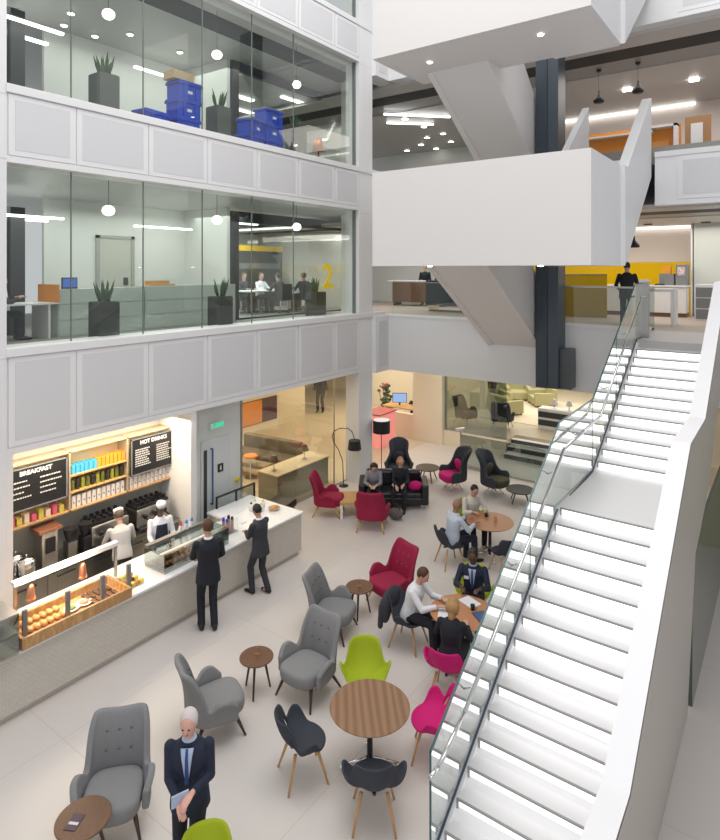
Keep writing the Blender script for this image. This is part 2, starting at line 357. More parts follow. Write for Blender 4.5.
# first floor right: yellow wall, cream wall
st('wall_back',B(-9,21.5,4.6,-2.45,21.6,6.25),YEL)
st('wall_back',B(-9,21.5,6.25,-2.45,21.62,7.42),mat('pink_cream',(.76,.68,.62),.5))
st('wall_back',B(-18,22.5,4.6,-9,22.6,7.42),OFFW)
st('wall_back',B(-2.45,20.5,4.6,6,20.6,7.42),mat('pale_green_wall',(.62,.66,.62),.4))
st('wall_right',B(-2.5,20.5,4.6,-2.42,21.6,7.42),WHITE)
st('trim_6',B(-9,21.35,7.34,-2.5,21.45,7.4),COVE)
# second floor right
st('wall_back',B(-9,22.5,8.85,6,22.6,11.55),mat('pink_cream2',(.72,.66,.62),.5))
st('wall_back',B(-18,24.5,8.85,-9,24.6,11.55),OFFW)
st('trim_7',B(-8,22.35,11.44,-2.6,22.45,11.5),COVE)
# ================================================================ STAIRCASE
XL,XR=-2.5,-1.19
NZ=lambda Y: 2.86+.56*(Y-8.0)
S=thing('staircase','broad white staircase with glowing risers climbing to the first floor','staircase',(-1.8,2.9,0))
def sp(mb,name,m,par=None,**k):
    o=mb.done(name,m,par or S,**k)
    if par is None: o.location=(1.8,-2.9,0)
    return o
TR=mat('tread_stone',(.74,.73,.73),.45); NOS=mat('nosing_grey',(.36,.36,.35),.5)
steps=[]
for k in range(0,22): steps.append((8.0-.232*k,2.86-.13*k,.27))
for i in range(0,13): steps.append((9.86+.262*i,2.86+.1325*(i+1),.30))
for (y,z,g) in steps:
    dep = g if (y,z)!=(8.0,2.86) else 1.9
    if abs(z-4.5825)<.01: dep=.3
    t=sp(MB().box(XL,y,z-.02,XR,y+dep,z),'landing' if dep>1 else 'tread',TR)
    n=MB().box(XL,y-.014,z-.022,XR,y-.001,z-.003); n.box(XL,y-.012,z-.10,XL+.02,y-.002,z-.0225)
    sp(n,'nosing',NOS,t)
    sp(MB().box(XL+.02,y+.006,z-.13,XR,y+.02,z-.021),'riser_light',RISE)
# carcass under treads
sp(MB().prismX([(2.9,-.02),(8.05,2.70),(9.9,2.70),(13.2,4.40),(13.2,3.9),(9.9,2.2),(9.2,2.0),(9.2,0),(2.9,-.02)][:-1],XL-.02,XR+.02),'carcass',STAIRW)
def topz(y): return 2.08 if y<4.82 else (NZ(y)+1.0 if y<8.12 else (3.93 if y<9.6 else 3.93+(y-9.6)*.56))
prof=[2.6,4.82,8.12,9.6,12.9,13.6]
m=MB()
botp=[(2.6,0),(9.2,0),(9.12,2.19),(10.7,2.65),(11.5,3.45),(13.6,4.3)]
def bz(y):
    for (a,b),(c,d) in zip(botp[1:-1],botp[2:]):
        if a>=9.1 and a<=y<=c: return b+(d-b)*(y-a)/(c-a)
    return 0
ys=[2.6,4.82,8.12,9.15,9.16,9.6,10.7,11.5,12.9,13.6]
rings=[]
for y in ys:
    tz=topz(min(y,12.9)); b=0 if y<=9.15 else bz(y)
    xo=-1.16+.17*min(1,(b/4.0))
    if y>9.15: xo=-1.16+.17*b/max(tz,.1)
    rings.append([(-1.20,y,b),(-1.19,y,tz),(-.99,y,tz),(xo,y,b)])
m.loft(rings); PP=sp(m,'parapet',STAIRW)
m=MB(); m.grid([[(r[2][0]+.004,r[2][1],r[2][2]-.02),(r[3][0]+.006,r[3][1],r[3][2]+.01)] for r in rings]); sp(m,'outer_shade_face',mat('beige_shaded',(.47,.44,.395),.4),PP)  # added beige sheet, the face's weaker light put into its tone
# glass balustrade on the left
base=[(4.56,.90),(7.95,2.80),(9.72,2.86),(12.95,4.6),(13.45,4.6)]; top=[(13.45,5.72),(12.85,5.72),(9.75,3.98),(8.1,3.96),(6.98,3.28),(4.56,1.84)]
gb=sp(MB().prismX(base+top,-2.545,-2.535),'glass_balustrade',GL_BAL)
e=MB(); 
def strip(mb,pts,x0,x1,h):
    for (a,b),(c,d) in zip(pts[:-1],pts[1:]): mb.prismX([(a,b-h),(c,d-h),(c,d),(a,b)],x0,x1)
strip(e,[(a,b+.008) for a,b in reversed(top)],-2.549,-2.531,.02); e.prismX([(4.555,.9),(4.565,.9),(4.565,1.84),(4.555,1.84)],-2.548,-2.532)
for y,z0,z1 in ((6.98,2.25,3.28),(9.73,2.87,3.97),(11.3,3.72,4.85)): e.box(-2.547,y-.006,z0,-2.533,y+.006,z1)
sp(e,'glass_edge',GEDGE,gb)
e=MB(); strip(e,[(a,b+.02) for a,b in base],-2.552,-2.528,.03); sp(e,'base_channel',mat('channel_dark',(.03,.05,.09),.4),label='dark channel along the foot of the glass')
e=MB(); hr=[(-2.43,4.5,1.80),(-2.43,5.0,1.96),(-2.43,7.95,3.66),(-2.43,9.75,3.72),(-2.43,12.85,5.46),(-2.43,13.3,5.46)]
e.tube([(-2.43,4.36,1.80)]+hr,.021); 
for y,z in ((5.2,2.08),(6.4,2.77),(7.6,3.46),(8.8,3.69),(10.4,4.09),(11.8,4.87)): e.tube([(-2.43,y,z),(-2.54,y,z-.06)],.009)
sp(e,'handrail',CHROME,smooth=True)
e=MB(); strip(e,[(4.4,.80),(8.05,2.84),(9.72,2.84),(13.0,4.56)],-2.57,-2.5,.16); sp(e,'stringer',STAIRW)
# gallery balustrades, first floor
s=thing('gallery_balustrade','clear glass balustrade with steel rail right of the dark shaft, first floor','balustrade',(-3.5,YB+.05,4.62))
B(-1.15,0,0,.93,.012,.95).done('glass_panel',GL_GAL,s); B(-1.15,-.03,.95,.93,.04,.99).done('top_rail',STEEL,s)
s=thing('gallery_balustrade','clear glass balustrade on the white edge left of the hanging stair','balustrade',(-7.5,YB+.05,4.68))
B(-2.2,0,0,2.2,.012,.95).done('glass_panel',GL_CLR,s); B(-2.2,-.01,.95,2.2,.02,.965).done('top_rail',STEEL,s)
s=thing('newel_post','square brushed steel post at the head of the staircase','post',(-2.5,13.55,4.6)); B(-.09,-.05,0,.09,.05,1.15).done('post',STEEL,s); B(-.10,-.06,1.15,.10,.06,1.2).done('cap',CHROME,s)
# ================================================================ HANGING STAIRS (landing boxes)
def hanging(z0,zt,label,zb=None):
    s=thing('hanging_stair',label,'staircase',(-4.9,10.25,z0))
    def q(mb,name,m,par=None):
        o=mb.done(name,m,par or s)
        if par is None: o.location=(4.9,-10.25,-z0)
        return o
    X0,X1,Y0,Y1=-7.08,-2.70,10.25,12.35
    b=MB(); b.box(X0+.02,Y0+.02,z0+.004,X1-.02,Y1,z0+.35); q(b,'landing_slab',WARMW)
    b=MB(); b.box(X0,Y0,z0,X1,Y0+.12,zt); q(b,'front_parapet',WARMW)
    q(B(X0,Y0+.121,z0,X0+.12,11.9,zt),'side_parapet',WHITE)
    q(MB().prismX([(Y0+.12,z0),(12.35,z0),(12.35,zt),(Y0+.12,zt)],X1-.12,X1),'side_parapet',WHITE)
    # flight down to the gallery below
    zl=z0-2.05
    q(MB().prismX([(11.7,z0),(15.0,zl),(15.0,zl+.55),(11.7,z0+.33)],-6.45,-5.3),'lower_flight',WARMW)
    for x in (-6.6,-5.3): q(MB().prismX([(11.7,z0-.02),(15.0,zl-.04),(15.0,zl+1.5),(12.1,zt),(11.7,zt)],x,x+.15),'flight_parapet',WARMW)
    # flight up to the gallery above
    q(MB().prismX([(12.0,z0+.02),(12.45,z0),(15.0,z0+2.05),(15.0,z0+2.5),(12.3,z0+.35)],-4.0,-2.75),'upper_flight',WARMW)
    q(MB().prismX([(12.35,z0),(15.0,z0+2.05),(15.0,z0+3.85),(12.6,zt),(12.35,zt)],-2.82,-2.62),'flight_parapet',WHITE)
    q(MB().prismX([(12.0,z0+.1),(15.0,z0+2.1),(15.0,z0+3.85),(12.6,zt),(12.0,zt)],-4.15,-4.0),'flight_parapet',WHITE)
    for x,y in ((-6.2,11.1),(-3.8,11.0)): q(MB().cone((x,y,z0-.012),(x,y,z0+.01),.05,.05),'downlight',SPOT)
    return s
hanging(6.08,8.02,'white hanging stair landing in the middle, solid parapets')
hanging(10.37,12.3,'white hanging stair landing at the top edge, seen from beneath')
s=thing('lift_shaft','dark navy vertical shaft running down behind the hanging stairs','shaft',(-4.8,14.6,3.14))
B(-.30,-.2,0,-.02,.38,11).done('column',NAVY,s); B(-.02,-.17,0,.24,.38,11).done('column',mat('shaft_navy_light',(.055,.075,.095),.35),s); B(.24,-.05,0,.50,.35,.95).done('box',NAVY2,s)
# ================================================================ FURNITURE GENERATORS
def catmull(P,t):
    n=len(P)-1; i=min(int(t*n),n-1); u=t*n-i
    p=[Vector(P[max(0,i-1)]),Vector(P[i]),Vector(P[i+1]),Vector(P[min(n,i+2)])]
    return .5*((2*p[1])+(-p[0]+p[2])*u+(2*p[0]-5*p[1]+4*p[2]-p[3])*u*u+(-p[0]+3*p[1]-3*p[2]+p[3])*u**3)
def sm(a,b,x): t=max(0,min(1,(x-a)/(b-a))); return t*t*(3-2*t)
def wing_chair(label,fab,legm,loc,dirv,group,tufts=True,ro=False,cush=None,cat='armchair'):
    t=thing('wing_armchair' if not ro else 'cocoon_armchair',label,cat,(loc[0],loc[1],0),heading(*dirv),group)
    plan=[(0,-.30,0),(.15,-.30,0),(.275,-.235,0),(.32,-.10,0),(.35,.06,0),(.345,.22,0)]
    if ro: plan=[(0,-.30,0),(.18,-.27,0),(.29,-.17,0),(.33,0,0),(.34,.14,0),(.33,.25,0)]
    P=[];NS=44;NV=9
    for iv in range(NV+1):
        v=iv/NV; row=[]
        for i in range(-NS//2,NS//2+1):
            s=i/(NS/2); a=abs(s); c=catmull(plan,a); sg=1 if s>=0 else -1
            Ht=.96+.02*sm(.1,.34,a)-.50*sm(.36,.54,a)+.10*sm(.54,.72,a)-.12*sm(.82,1,a)
            if ro: Ht=1.12-.05*sm(0,.4,a)-.52*sm(.42,.58,a)+.02*sm(.6,.8,a)-.08*sm(.85,1,a)
            z=.27+(Ht-.27)*v
            back=1-sm(.3,.65,a); q=max(0,(z-.38)/.7)
            y=c.y-.20*q*back+(.05*math.sin(q*PI)*back)
            x=c.x*sg
            x*=1+.10*q
            if a>.5: x+=sg*.04*sm(.40,.60,z)
            if ro: x*=(1-.34*math.exp(-((z-.70)/.12)**2)-.22*sm(.7,.8,z))*1.0 if a<.6 else 1
            row.append((x,y,z))
        P.append(row)
    sh=MB().grid(P); sh.done('shell',fab,t,True,{'solid':.075,'sub':1})
    # seat cushion: rounded slab
    rings=[]
    for z,k in ((.24,.80),(.27,.97),(.36,1.0),(.42,.97),(.445,.82)):
        ring=[]
        for i in range(28):
            a=2*PI*i/28; ca,sa=math.cos(a),math.sin(a)
            x=.31*k*math.copysign(abs(ca)**.6,ca); y=.06+.33*k*math.copysign(abs(sa)**.6,sa)
            ring.append((x,y,z+(.02*sm(-.1,.3,y) if z>.3 else 0)))
        rings.append(ring)
    MB().loft(rings).done('seat',cush or fab,t,True,{'sub':1})
    if ro: 
        MB().ball((0,-.17,.62),(.21,.07,.2),2,Matrix.Rotation(-.25,3,'X')).done('back_cushion',cush or fab,t,True)
    if tufts:
        for zz in (.62,.80):
            for x in (-.13,0,.13):
                MB().ball((x,-.262-.20*(zz-.38)/.7+.05*math.sin((zz-.38)/.7*PI)+.045,zz),(.016,.012,.016),1).done('tuft_button',mat('button_'+fab.name,tuple(c*.5 if fab is GREYF else min(1,c*1.6+.03) for c in fab.node_tree.nodes['Principled BSDF'].inputs['Base Color'].default_value[:3]),.7),t,True)
    if ro and not tufts:
        m=MB(); 
        for a in (0.8,2.3,3.9,5.4): m.tube([(0.05*math.cos(a),.05*math.sin(a),.25),(.26*math.cos(a),.26*math.sin(a),.0)],.014)
        m.done('base',CHROME,t,True)
    else:
        for sx in (-1,1):
            for y0,y1 in ((.22,.33),(-.2,-.34)): MB().cone((sx*.24,y0,.26),(sx*.32,y1,0),.026,.013).done('leg',legm,t,True)
    return t
def shell_chair(label,fab,loc,dirv,group='moulded shell chairs',hole=False,scale=1.0):
    t=thing('shell_chair',label,'chair',(loc[0],loc[1],0),heading(*dirv),group)
    NR,NT=12,48; bm=MB().bm; vv=[]
    for ir in range(1,NR+1):
        r=ir/NR; row=[]
        for i in range(NT):
            a=2*PI*i/NT            # a=0 front, pi back
            f=(math.cos(a)+1)/2   # 1 front 0 back
            side=abs(math.sin(a))
            bk=1-f
            rim=.44+.36*sm(.72,.88,bk)+.18*sm(.22,.46,bk)*(1-sm(.56,.72,bk))+.07*sm(.56,.72,bk)*(1-sm(.75,.86,bk))
            Rr=.265+.05*sm(.2,.5,bk)*side*(1-sm(.6,.8,bk))
            e=r**2.6
            z=.41+(rim-.41)*e-.02*(1-r)
            k=r if r<1 else 1
            kk=.25*k+.75*math.sin(k*PI/2)
            y=math.cos(a)*Rr*kk*1.0 - .07*e*sm(.7,1,bk)
            x=math.sin(a)*Rr*kk*(1.08+.05*e*sm(.3,.6,bk))
            row.append(bm.verts.new((x,y,z)))
        vv.append(row)
    c=bm.verts.new((0,0,.392))
    for i in range(NT): bm.faces.new((c,vv[0][i],vv[0][(i+1)%NT]))
    for ir in range(NR-1):
        for i in range(NT):
            a=2*PI*(i+.5)/NT
            if hole and ir in (7,8) and .78<abs(a-PI)<1.02: continue
            bm.faces.new((vv[ir][i],vv[ir+1][i],vv[ir+1][(i+1)%NT],vv[ir][(i+1)%NT]))
    q=MB(); q.bm.free(); q.bm=bm
    q.done('shell',fab,t,True,{'solid':.03,'sub':1})
    for sx in (-1,1):
        for sy in (-1,1): MB().cone((sx*.14,sy*.13,.39),(sx*.23,sy*.24,0),.02,.012).done('leg',OAK,t,True)
    MB().box(-.15,-.02,.37,.15,.02,.39).box(-.02,-.15,.37,.02,.15,.39).done('frame',DARK,t)
    if scale!=1: t.scale=(scale,)*3
    return t
def side_table(label,loc,r=.24,h=.5,m=WALN2,legm=WALND,legs=3,group='small round side tables',th=.03):
    t=thing('side_table',label,'table',(loc[0],loc[1],0),random.random()*.6+.4,group)
    MB().lathe([(r-.015,h-th),(r,h-th+.012),(r,h-.006),(r-.006,h)],n=40).done('tabletop',m,t)
    for i in range(legs):
        a=2*PI*i/legs+.5; MB().cone((r*.45*math.cos(a),r*.45*math.sin(a),h-th),(r*.85*math.cos(a),r*.85*math.sin(a),0),.02,.013).done('leg',legm,t,True)
    return t
def round_table(label,loc,r,m,group='round meeting tables'):
    t=thing('round_table',label,'table',(loc[0],loc[1],0),.7,group)
    MB().lathe([(r-.03,.71),(r,.73),(r,.735),(r-.004,.74)],n=56).done('tabletop',m,t)
    MB().cone((0,0,.05),(0,0,.71),.035,.03).done('column',BLACK,t,True)
    for i in range(4):
        a=PI/2*i; MB().tube([(0,0,.14),(.34*math.cos(a),.34*math.sin(a),.03)],.018).ball((.34*math.cos(a),.34*math.sin(a),.022),(.028,.028,.022)).done('foot',CHROME,t,True)
    return t
# grey and maroon wing chairs
LOUNGE='buttoned wing armchairs'
wing_chair('grey buttoned wing armchair, nearest, behind the small table at lower left',GREYF,WALND,(-5.97,3.72),(.74,-.67),LOUNGE)
wing_chair('grey wing armchair turned away, behind the walking man',GREYF,WALND,(-6.15,5.24),(.42,.95),LOUNGE)
wing_chair('grey buttoned wing armchair facing forward, right of the tall small table',GREYF,WALND,(-5.6,6.5),(.0,-1),LOUNGE)
wing_chair('grey wing armchair in side view, left of the table by the maroon armchair',GREYF,WALND,(-6.2,7.8),(.98,.30),LOUNGE)
wing_chair('maroon buttoned wing armchair facing forward, middle of the room',MARF,OAK,(-5.88,9.12),(-.3,-.95),LOUNGE)
wing_chair('maroon wing armchair seen from behind, facing the black sofa',MARF,OAK,(-7.95,11.5),(-.45,.9),LOUNGE,tufts=False)
wing_chair('maroon wing armchair in side view, left of the coffee table by the sofa',MARF,OAK,(-9.3,11.55),(.8,.45),LOUNGE,tufts=False)
wing_chair('dark cocoon armchair with magenta cushions by the low dark table',DGREYF,CHROME,(-7.55,14.85),(-.55,-.83),'cocoon armchairs',tufts=False,ro=True,cush=MAGF)
wing_chair('dark cocoon armchair with olive seat, right of the magenta-cushioned one',DGREYF,CHROME,(-6.5,15.15),(1,-.15),'cocoon armchairs',tufts=False,ro=True,cush=mat('olive_cushion',(.06,.06,.03),.9))
wing_chair('dark cocoon armchair half hidden behind the black sofa',DGREYF,CHROME,(-9.1,14.5),(.5,-.8),'cocoon armchairs',tufts=False,ro=True)
# shell chairs
shell_chair('lime green shell chair tucked behind the large round walnut table',LIMEF,(-4.76,6.72),(.6,-.76))
shell_chair('magenta shell chair right of the large round walnut table',MAGF,(-3.62,6.56),(-.75,-.35),hole=True)
shell_chair('charcoal shell chair with slot in its back, left of the walnut table',DGREYF,(-4.72,5.38),(.50,.80),hole=True)
shell_chair('charcoal shell chair in front of the large round walnut table',DGREYF,(-3.72,5.42),(-.45,.65))
shell_chair('lime green shell chair cut off by the bottom edge, beside the walking man',LIMEF,(-4.25,3.55),(.8,-.6))
shell_chair('magenta shell chair under the blond woman in black',MAGF,(-3.93,7.58),(-.2,.85))
CH2=shell_chair('charcoal shell chair under the man in white shirt, jacket over its back',DGREYF,(-5.0,8.25),(1,.1))
shell_chair('lime green shell chair under the man in dark suit',LIMEF,(-4.48,9.55),(.3,-.95))
shell_chair('charcoal shell chair under the bald man in pale blue shirt',DGREYF,(-5.66,10.98),(.55,.8))
shell_chair('lime green shell chair under the man in cream shirt, farther round table',LIMEF,(-5.85,12.35),(.75,-.6))
shell_chair('empty charcoal shell chair right of the farther round table, by the stair',DGREYF,(-4.62,11.3),(-.6,.5))
# tables
round_table('large round walnut table on a chrome-footed column, nearest the stairs',(-4.14,5.94),.485,WALN)
round_table('round brown table with papers where three people meet',(-4.13,8.42),.50,ORW)
round_table('round brown table farther back with two men seated',(-5.15,11.79),.49,ORW)
side_table('small three-legged walnut table between two grey armchairs',(-6.2,6.07))
side_table('small three-legged walnut table beside the maroon armchair',(-6.12,8.46))
side_table('small round walnut table with a card at the lower left edge',(-5.78,3.26),.265,.5,m=WALN2)
side_table('low dark round table left of the magenta-cushioned armchair',(-8.45,15.0),.34,.38,legs=4,m=mat('dark_top',(.08,.06,.045),.4),group='low dark round tables')
side_table('low black round table right of the cocoon armchairs',(-5.72,15.0),.36,.34,legs=4,m=BLACK,group='low dark round tables')
for i,(x,y,z,l) in enumerate(((-6.22,6.10,.5,'between two grey armchairs'),(-6.12,8.46,.5,'beside the maroon armchair'))):
    s=thing('menu_block','small wooden menu block on the small table '+l,'block',(x,y,z),.5); B(-.03,-.012,0,.03,.012,.02).done('base',OAK,s); B(-.025,-.003,.02,.025,.003,.10).done('card',mat('kraft_card',(.35,.22,.14),.7),s)
s=thing('card','small dark purple leaflet lying on the lower left table','card',(-5.80,3.18,.5),.5); B(-.06,-.09,0,.06,.09,.006).done('sheet',mat('purple_card',(.10,.06,.08),.6),s); B(-.05,-.03,.006,.05,.0,.007).done('printed_band',PANEL,s)
s=thing('coffee_table','low square oak coffee table in front of the black sofa','table',(-8.75,11.95,0),.62); B(-.38,-.38,.34,.38,.38,.40,.008).done('tabletop',OAK,s)
for a in (-1,1):
    for b in (-1,1): B(a*.34-.03,b*.34-.03,0,a*.34+.03,b*.34+.03,.34).done('leg',WARMW,s)
# sofa
s=thing('leather_sofa','black leather two-seat sofa with two women on it','sofa',(-8.30,12.96,0),heading(.55,-.83))
B(-.82,-.42,.12,.82,.36,.30,.03).done('base',LEATH,s)
for x in (-.355,.355): B(x-.35,-.22,.30,x+.35,.38,.43,.04).done('seat_cushion',LEATH,s)
for x in (-.355,.355): B(x-.35,-.42,.40,x+.35,-.20,.80,.06).done('back_cushion',LEATH,s)
for x in (-.79,.79): B(x-.09,-.42,.12,x+.09,.38,.62,.04).done('armrest',LEATH,s)
for x in (-.72,.72):
    for y in (-.36,.3): MB().cone((x,y,0),(x,y,.12),.02,.02).done('leg',CHROME,s)
tag(MB().ball((-7.72,13.08,.56),(.19,.08,.13),2,Matrix.Rotation(.6,3,'Z')).done('scatter_cushion',MAGF,smooth=True),'magenta scatter cushion at the right end of the black sofa','cushion')
s=thing('handbag','grey patterned handbag on the floor before the black sofa','bag',(-7.75,12.2,0)); MB().ball((0,0,.14),(.2,.12,.14)).done('body',mat('bag_grey',(.12,.11,.11),.8,noise=.5,nscale=40),s,True); MB().tube([(.12*math.cos(a),0,.25+.14*math.sin(a)) for a in [i*PI/8 for i in range(9)]],.012).done('handle',BLACK,s,True)
# lamps
s=thing('floor_lamp','floor lamp with black drum shade beside the column','lamp',(-9.66,14.45,0))
MB().lathe([(.15,0),(.15,.02),(.02,.03)]).done('base',BLACK,s,True); MB().cone((0,0,.02),(0,0,1.35),.012,.012).done('pole',mat('red_pole',(.45,.05,.03),.5),s)
MB().lathe([(.25,1.30),(.25,1.66)],n=28).done('lamp_shade',BLACK,s); MB().lathe([(.24,1.661),(.24,1.665)]).done('shade_top',emis('shade_inner',(1,.95,.88),.9),s)
s=thing('arc_lamp','thin arching floor lamp with small black shade by the cream room window','lamp',(-10.12,13.25,0),math.atan2(.5852,.8109))
MB().lathe([(.13,0),(.13,.02),(.02,.03)]).done('base',BLACK,s,True)
MB().tube([(0,0,.02),(-.03,0,.7),(-.14,0,1.0),(-.27,0,1.2),(-.32,0,1.38),(-.27,0,1.52),(-.12,0,1.6),(.12,0,1.6),(.24,0,1.5),(.3,0,1.3)],.012).done('arm',DARK,s,True)
MB().cone((.3,0,1.02),(.3,0,1.27),.19,.16,24).done('lamp_shade',BLACK,s)
# console with two lamps behind the glass, bench seat and stool
s=thing('console_cabinet','long white-topped cabinet with glass front inside the cream room','cabinet',(-10.98,12.18,0))
B(-.34,-1.03,0,.34,1.03,.73).done('carcass',mat('cab_grey',(.33,.36,.34),.3),s); B(-.36,-1.05,.73,.37,1.05,.76).done('worktop',CREAM,s)
for i in range(3): B(.34,-1.02+.68*i,.04,.355,-.36+.68*i,.71).done('glass_door',mat('cab_glass',(.26,.30,.29),.12),s)
for i,(y,l) in enumerate(((11.4,'nearer the door'),(12.6,'farther from the door'))):
    s=thing('table_lamp','small bronze table lamp on the console cabinet, the one '+l,'lamp',(-11.0,y,.76),group=None)
    MB().lathe([(.07,0),(.07,.015),(.012,.03),(.012,.28)]).done('base',STEEL,s,True); MB().cone((0,0,.24),(0,0,.40),.13,.07,20).done('lamp_shade',mat('bronze_shade',(.15,.11,.07),.4),s)
s=thing('ottoman','square black leather stool with wooden base behind the counter end','stool',(-9.98,10.55,0),.2); B(-.3,-.3,.30,.3,.3,.46,.03).done('cushion',LEATH,s); B(-.26,-.26,0,.26,.26,.30).done('base',OAK,s)
def zig():
    m=bpy.data.materials.new('zigzag_fabric'); m.use_nodes=True; nt=m.node_tree; b=nt.nodes['Principled BSDF']
    tc=nt.nodes.new('ShaderNodeTexCoord'); c=nt.nodes.new('ShaderNodeTexChecker'); c.inputs['Scale'].default_value=22; c.inputs[1].default_value=(.05,.045,.04,1); c.inputs[2].default_value=(.28,.25,.19,1)
    nt.links.new(tc.outputs['Object'],c.inputs[0]); nt.links.new(c.outputs[0],b.inputs['Base Color']); return m
ZIG=zig()
s=thing('patterned_bench','grey bench seat with zigzag patterned back inside the cream room','bench',(-13.0,12.95,0),.1)
B(-1.2,-.1,0,1.0,.55,.40,.03).done('seat',mat('bench_grey',(.13,.11,.09),.8),s); B(-1.2,.55,0,1.0,.75,.78,.03).done('backrest',ZIG,s); B(-1.0,-.75,.3,.7,-.35,.38).done('bench_table',mat('taupe',(.30,.26,.2),.5),s)
s=thing('orange_stool','small orange-topped stool inside the cream room','stool',(-12.7,12.2,0)); MB().lathe([(.2,.6),(.22,.63),(.2,.66)]).done('seat',ORANGE,s); MB().cone((0,0,0),(0,0,.6),.02,.02).done('column',CHROME,s); MB().lathe([(.18,0),(.18,.02)]).done('base',CHROME,s)
s=thing('wall_picture','abstract orange and purple picture on the cream wall','picture',(-16.17,15.9,.72)); B(0,-.95,-.42,.02,.2,.42).done('orange_half',ORANGE,s); B(0,.2,-.42,.02,1.0,.42).done('purple_half',mat('plum',(.07,.03,.05),.6),s); B(-.01,-.98,-.45,.0,1.03,.45).done('frame',WALND,s)
# ---- reception desk beyond the column, shelves, lounge furniture
s=thing('pink_desk','pale pink glowing reception desk beyond the column','desk',(-11.6,17.2,0)); B(-.3,-.5,0,.35,.5,1.1).done('front',mat('pink_glass',(.85,.30,.28),.3,emit=.35),s); B(-.35,-.55,1.1,.4,.55,1.14).done('worktop',mat('red_edge',(.5,.05,.05),.4),s)
s=thing('computer_monitor','computer monitor with light blue screen beyond the column','monitor',(-11.95,19.1,.95),heading(.5,-.8)); B(-.25,-.01,.1,.25,.01,.42).done('screen',emis('screen_blue',(.35,.5,.8),1.0),s); B(-.27,-.03,.08,.27,-.01,.44).done('bezel',BLACK,s); MB().cone((0,0,0),(0,-.02,.1),.03,.03).done('stand',BLACK,s)
s=thing('wine_rack','tall dark shelving unit with amber bottles at the lounge back wall','shelf',(-10.6,23.0,.5))
B(-.7,0,0,.7,.35,2.2).done('back_panel',mat('dark_rack',(.10,.07,.05),.6),s)
for i in range(5): B(-.68,-.06,.2+.42*i,.68,0,.24+.42*i).done('shelf_board',OAK,s)
for k in range(4):
    for j in range(6): tag(MB().lathe([(.04,0),(.045,.02),(.045,.16),(.015,.22),(.015,.28)],(-11.15+.22*j,22.97,.74+.42*k),8).done('amber_bottle',mat('amber',(.45,.22,.08),.3),smooth=True),'small amber bottle standing in the tall lounge rack','bottle','bottles in the lounge rack')
def box_armchair(label,loc,dv,m,z=.5):
    s=thing('lounge_armchair',label,'armchair',(loc[0],loc[1],z),heading(*dv),None)
    B(-.42,-.4,.08,.42,.42,.38,.03).done('seat',m,s); B(-.5,-.5,.08,.5,-.3,.75,.04).done('backrest',m,s)
    for x in (-.44,.44): B(x-.08,-.42,.08,x+.08,.42,.58,.03).done('armrest',m,s)
    for x in (-.4,.4):
        for y in (-.38,.38): B(x-.02,y-.02,0,x+.02,y+.02,.08).done('leg',BLACK,s)
box_armchair('pale olive armchair at the left of the lounge group',(-9.75,22.9),(1,-.5),PALEG)
box_armchair('pale olive armchair at the back of the lounge group',(-9.5,24.6),(.6,-1),PALEG)
box_armchair('pale olive armchair nearest the glass in the lounge group',(-8.9,21.9),(.5,.9),PALEG)
box_armchair('pale olive armchair at the right of the lounge group',(-8.3,24.1),(-.8,-.6),PALEG)
st('floor',B(-10.6,20.8,.5,-6.9,25.2,.515),mat('lounge_rug',(.70,.62,.50),.9))
for i,(px,py,l) in enumerate(((466,428,'on the left behind the lounge glass'),(502,432,'square-backed, on the right behind the lounge glass'))):
    x,y=at(px,py-4,.5); w=wing_chair('dark high-backed chair '+l,DGREYF,CHROME,(x,y),(.9,-.2) if i==0 else (-.2,.9),'dark chairs behind the lounge glass',tufts=False,cat='chair'); w.location.z=.5
s=thing('reception_worktop','cream worktop desk under the computer monitor beyond the column','desk',(-12.0,19.1,0)); B(-.5,-.35,.9,1.1,.35,.94).done('desktop',OAK,s); B(-.45,-.3,0,-.4,.3,.9).done('panel_leg',CREAM,s); B(1.0,-.3,0,1.05,.3,.9).done('panel_leg',CREAM,s)
s=thing('potted_plant','bushy plant with red flowers in a dark pot beyond the column','plant',(-12.95,19.6,0)); MB().lathe([(.18,0),(.24,.5),(.2,.5)]).done('pot',BLACK,s,True); g=MB(); rp=random.Random(5)
for i in range(26):
    a=rp.uniform(0,6.28); h=rp.uniform(.7,1.5); q=rp.uniform(.05,.28); g.cone((0,0,.45),(q*math.cos(a),q*math.sin(a),h),.012,.01,4); g.ball((q*math.cos(a),q*math.sin(a),h),(.09,.05,.07),1)
g.done('foliage',LEAF,s); g=MB(); [g.ball((rp.uniform(-.2,.2),rp.uniform(-.2,.2),rp.uniform(1.2,1.6)),(.05,.05,.05),1) for i in range(8)]; g.done('flowers',mat('red_flower',(.5,.06,.06),.6),s)
# low dark cabinet by the steps
s=thing('low_shelf','low white and grey shelf with two small lamps by the lounge steps','shelf',(-6.4,20.8,.5)); B(-.8,-.25,0,1.0,.25,.7).done('carcass',WHITE,s); 
for z in (.12,.4): B(-.78,-.26,z,.98,-.25,z+.2).done('painted_opening',DARK,s)  # dark plates on the carcass front stand in for shaded openings
for x in (-6.7,-6.2): 
    t=thing('table_lamp','small white lamp on the low shelf by the lounge steps, '+('left' if x<-6.5 else 'right')+' one','lamp',(x,20.8,1.2)); MB().cone((0,0,0),(0,0,.2),.02,.02).done('base',CHROME,t); MB().cone((0,0,.15),(0,0,.33),.12,.06).done('lamp_shade',WHITE,t)
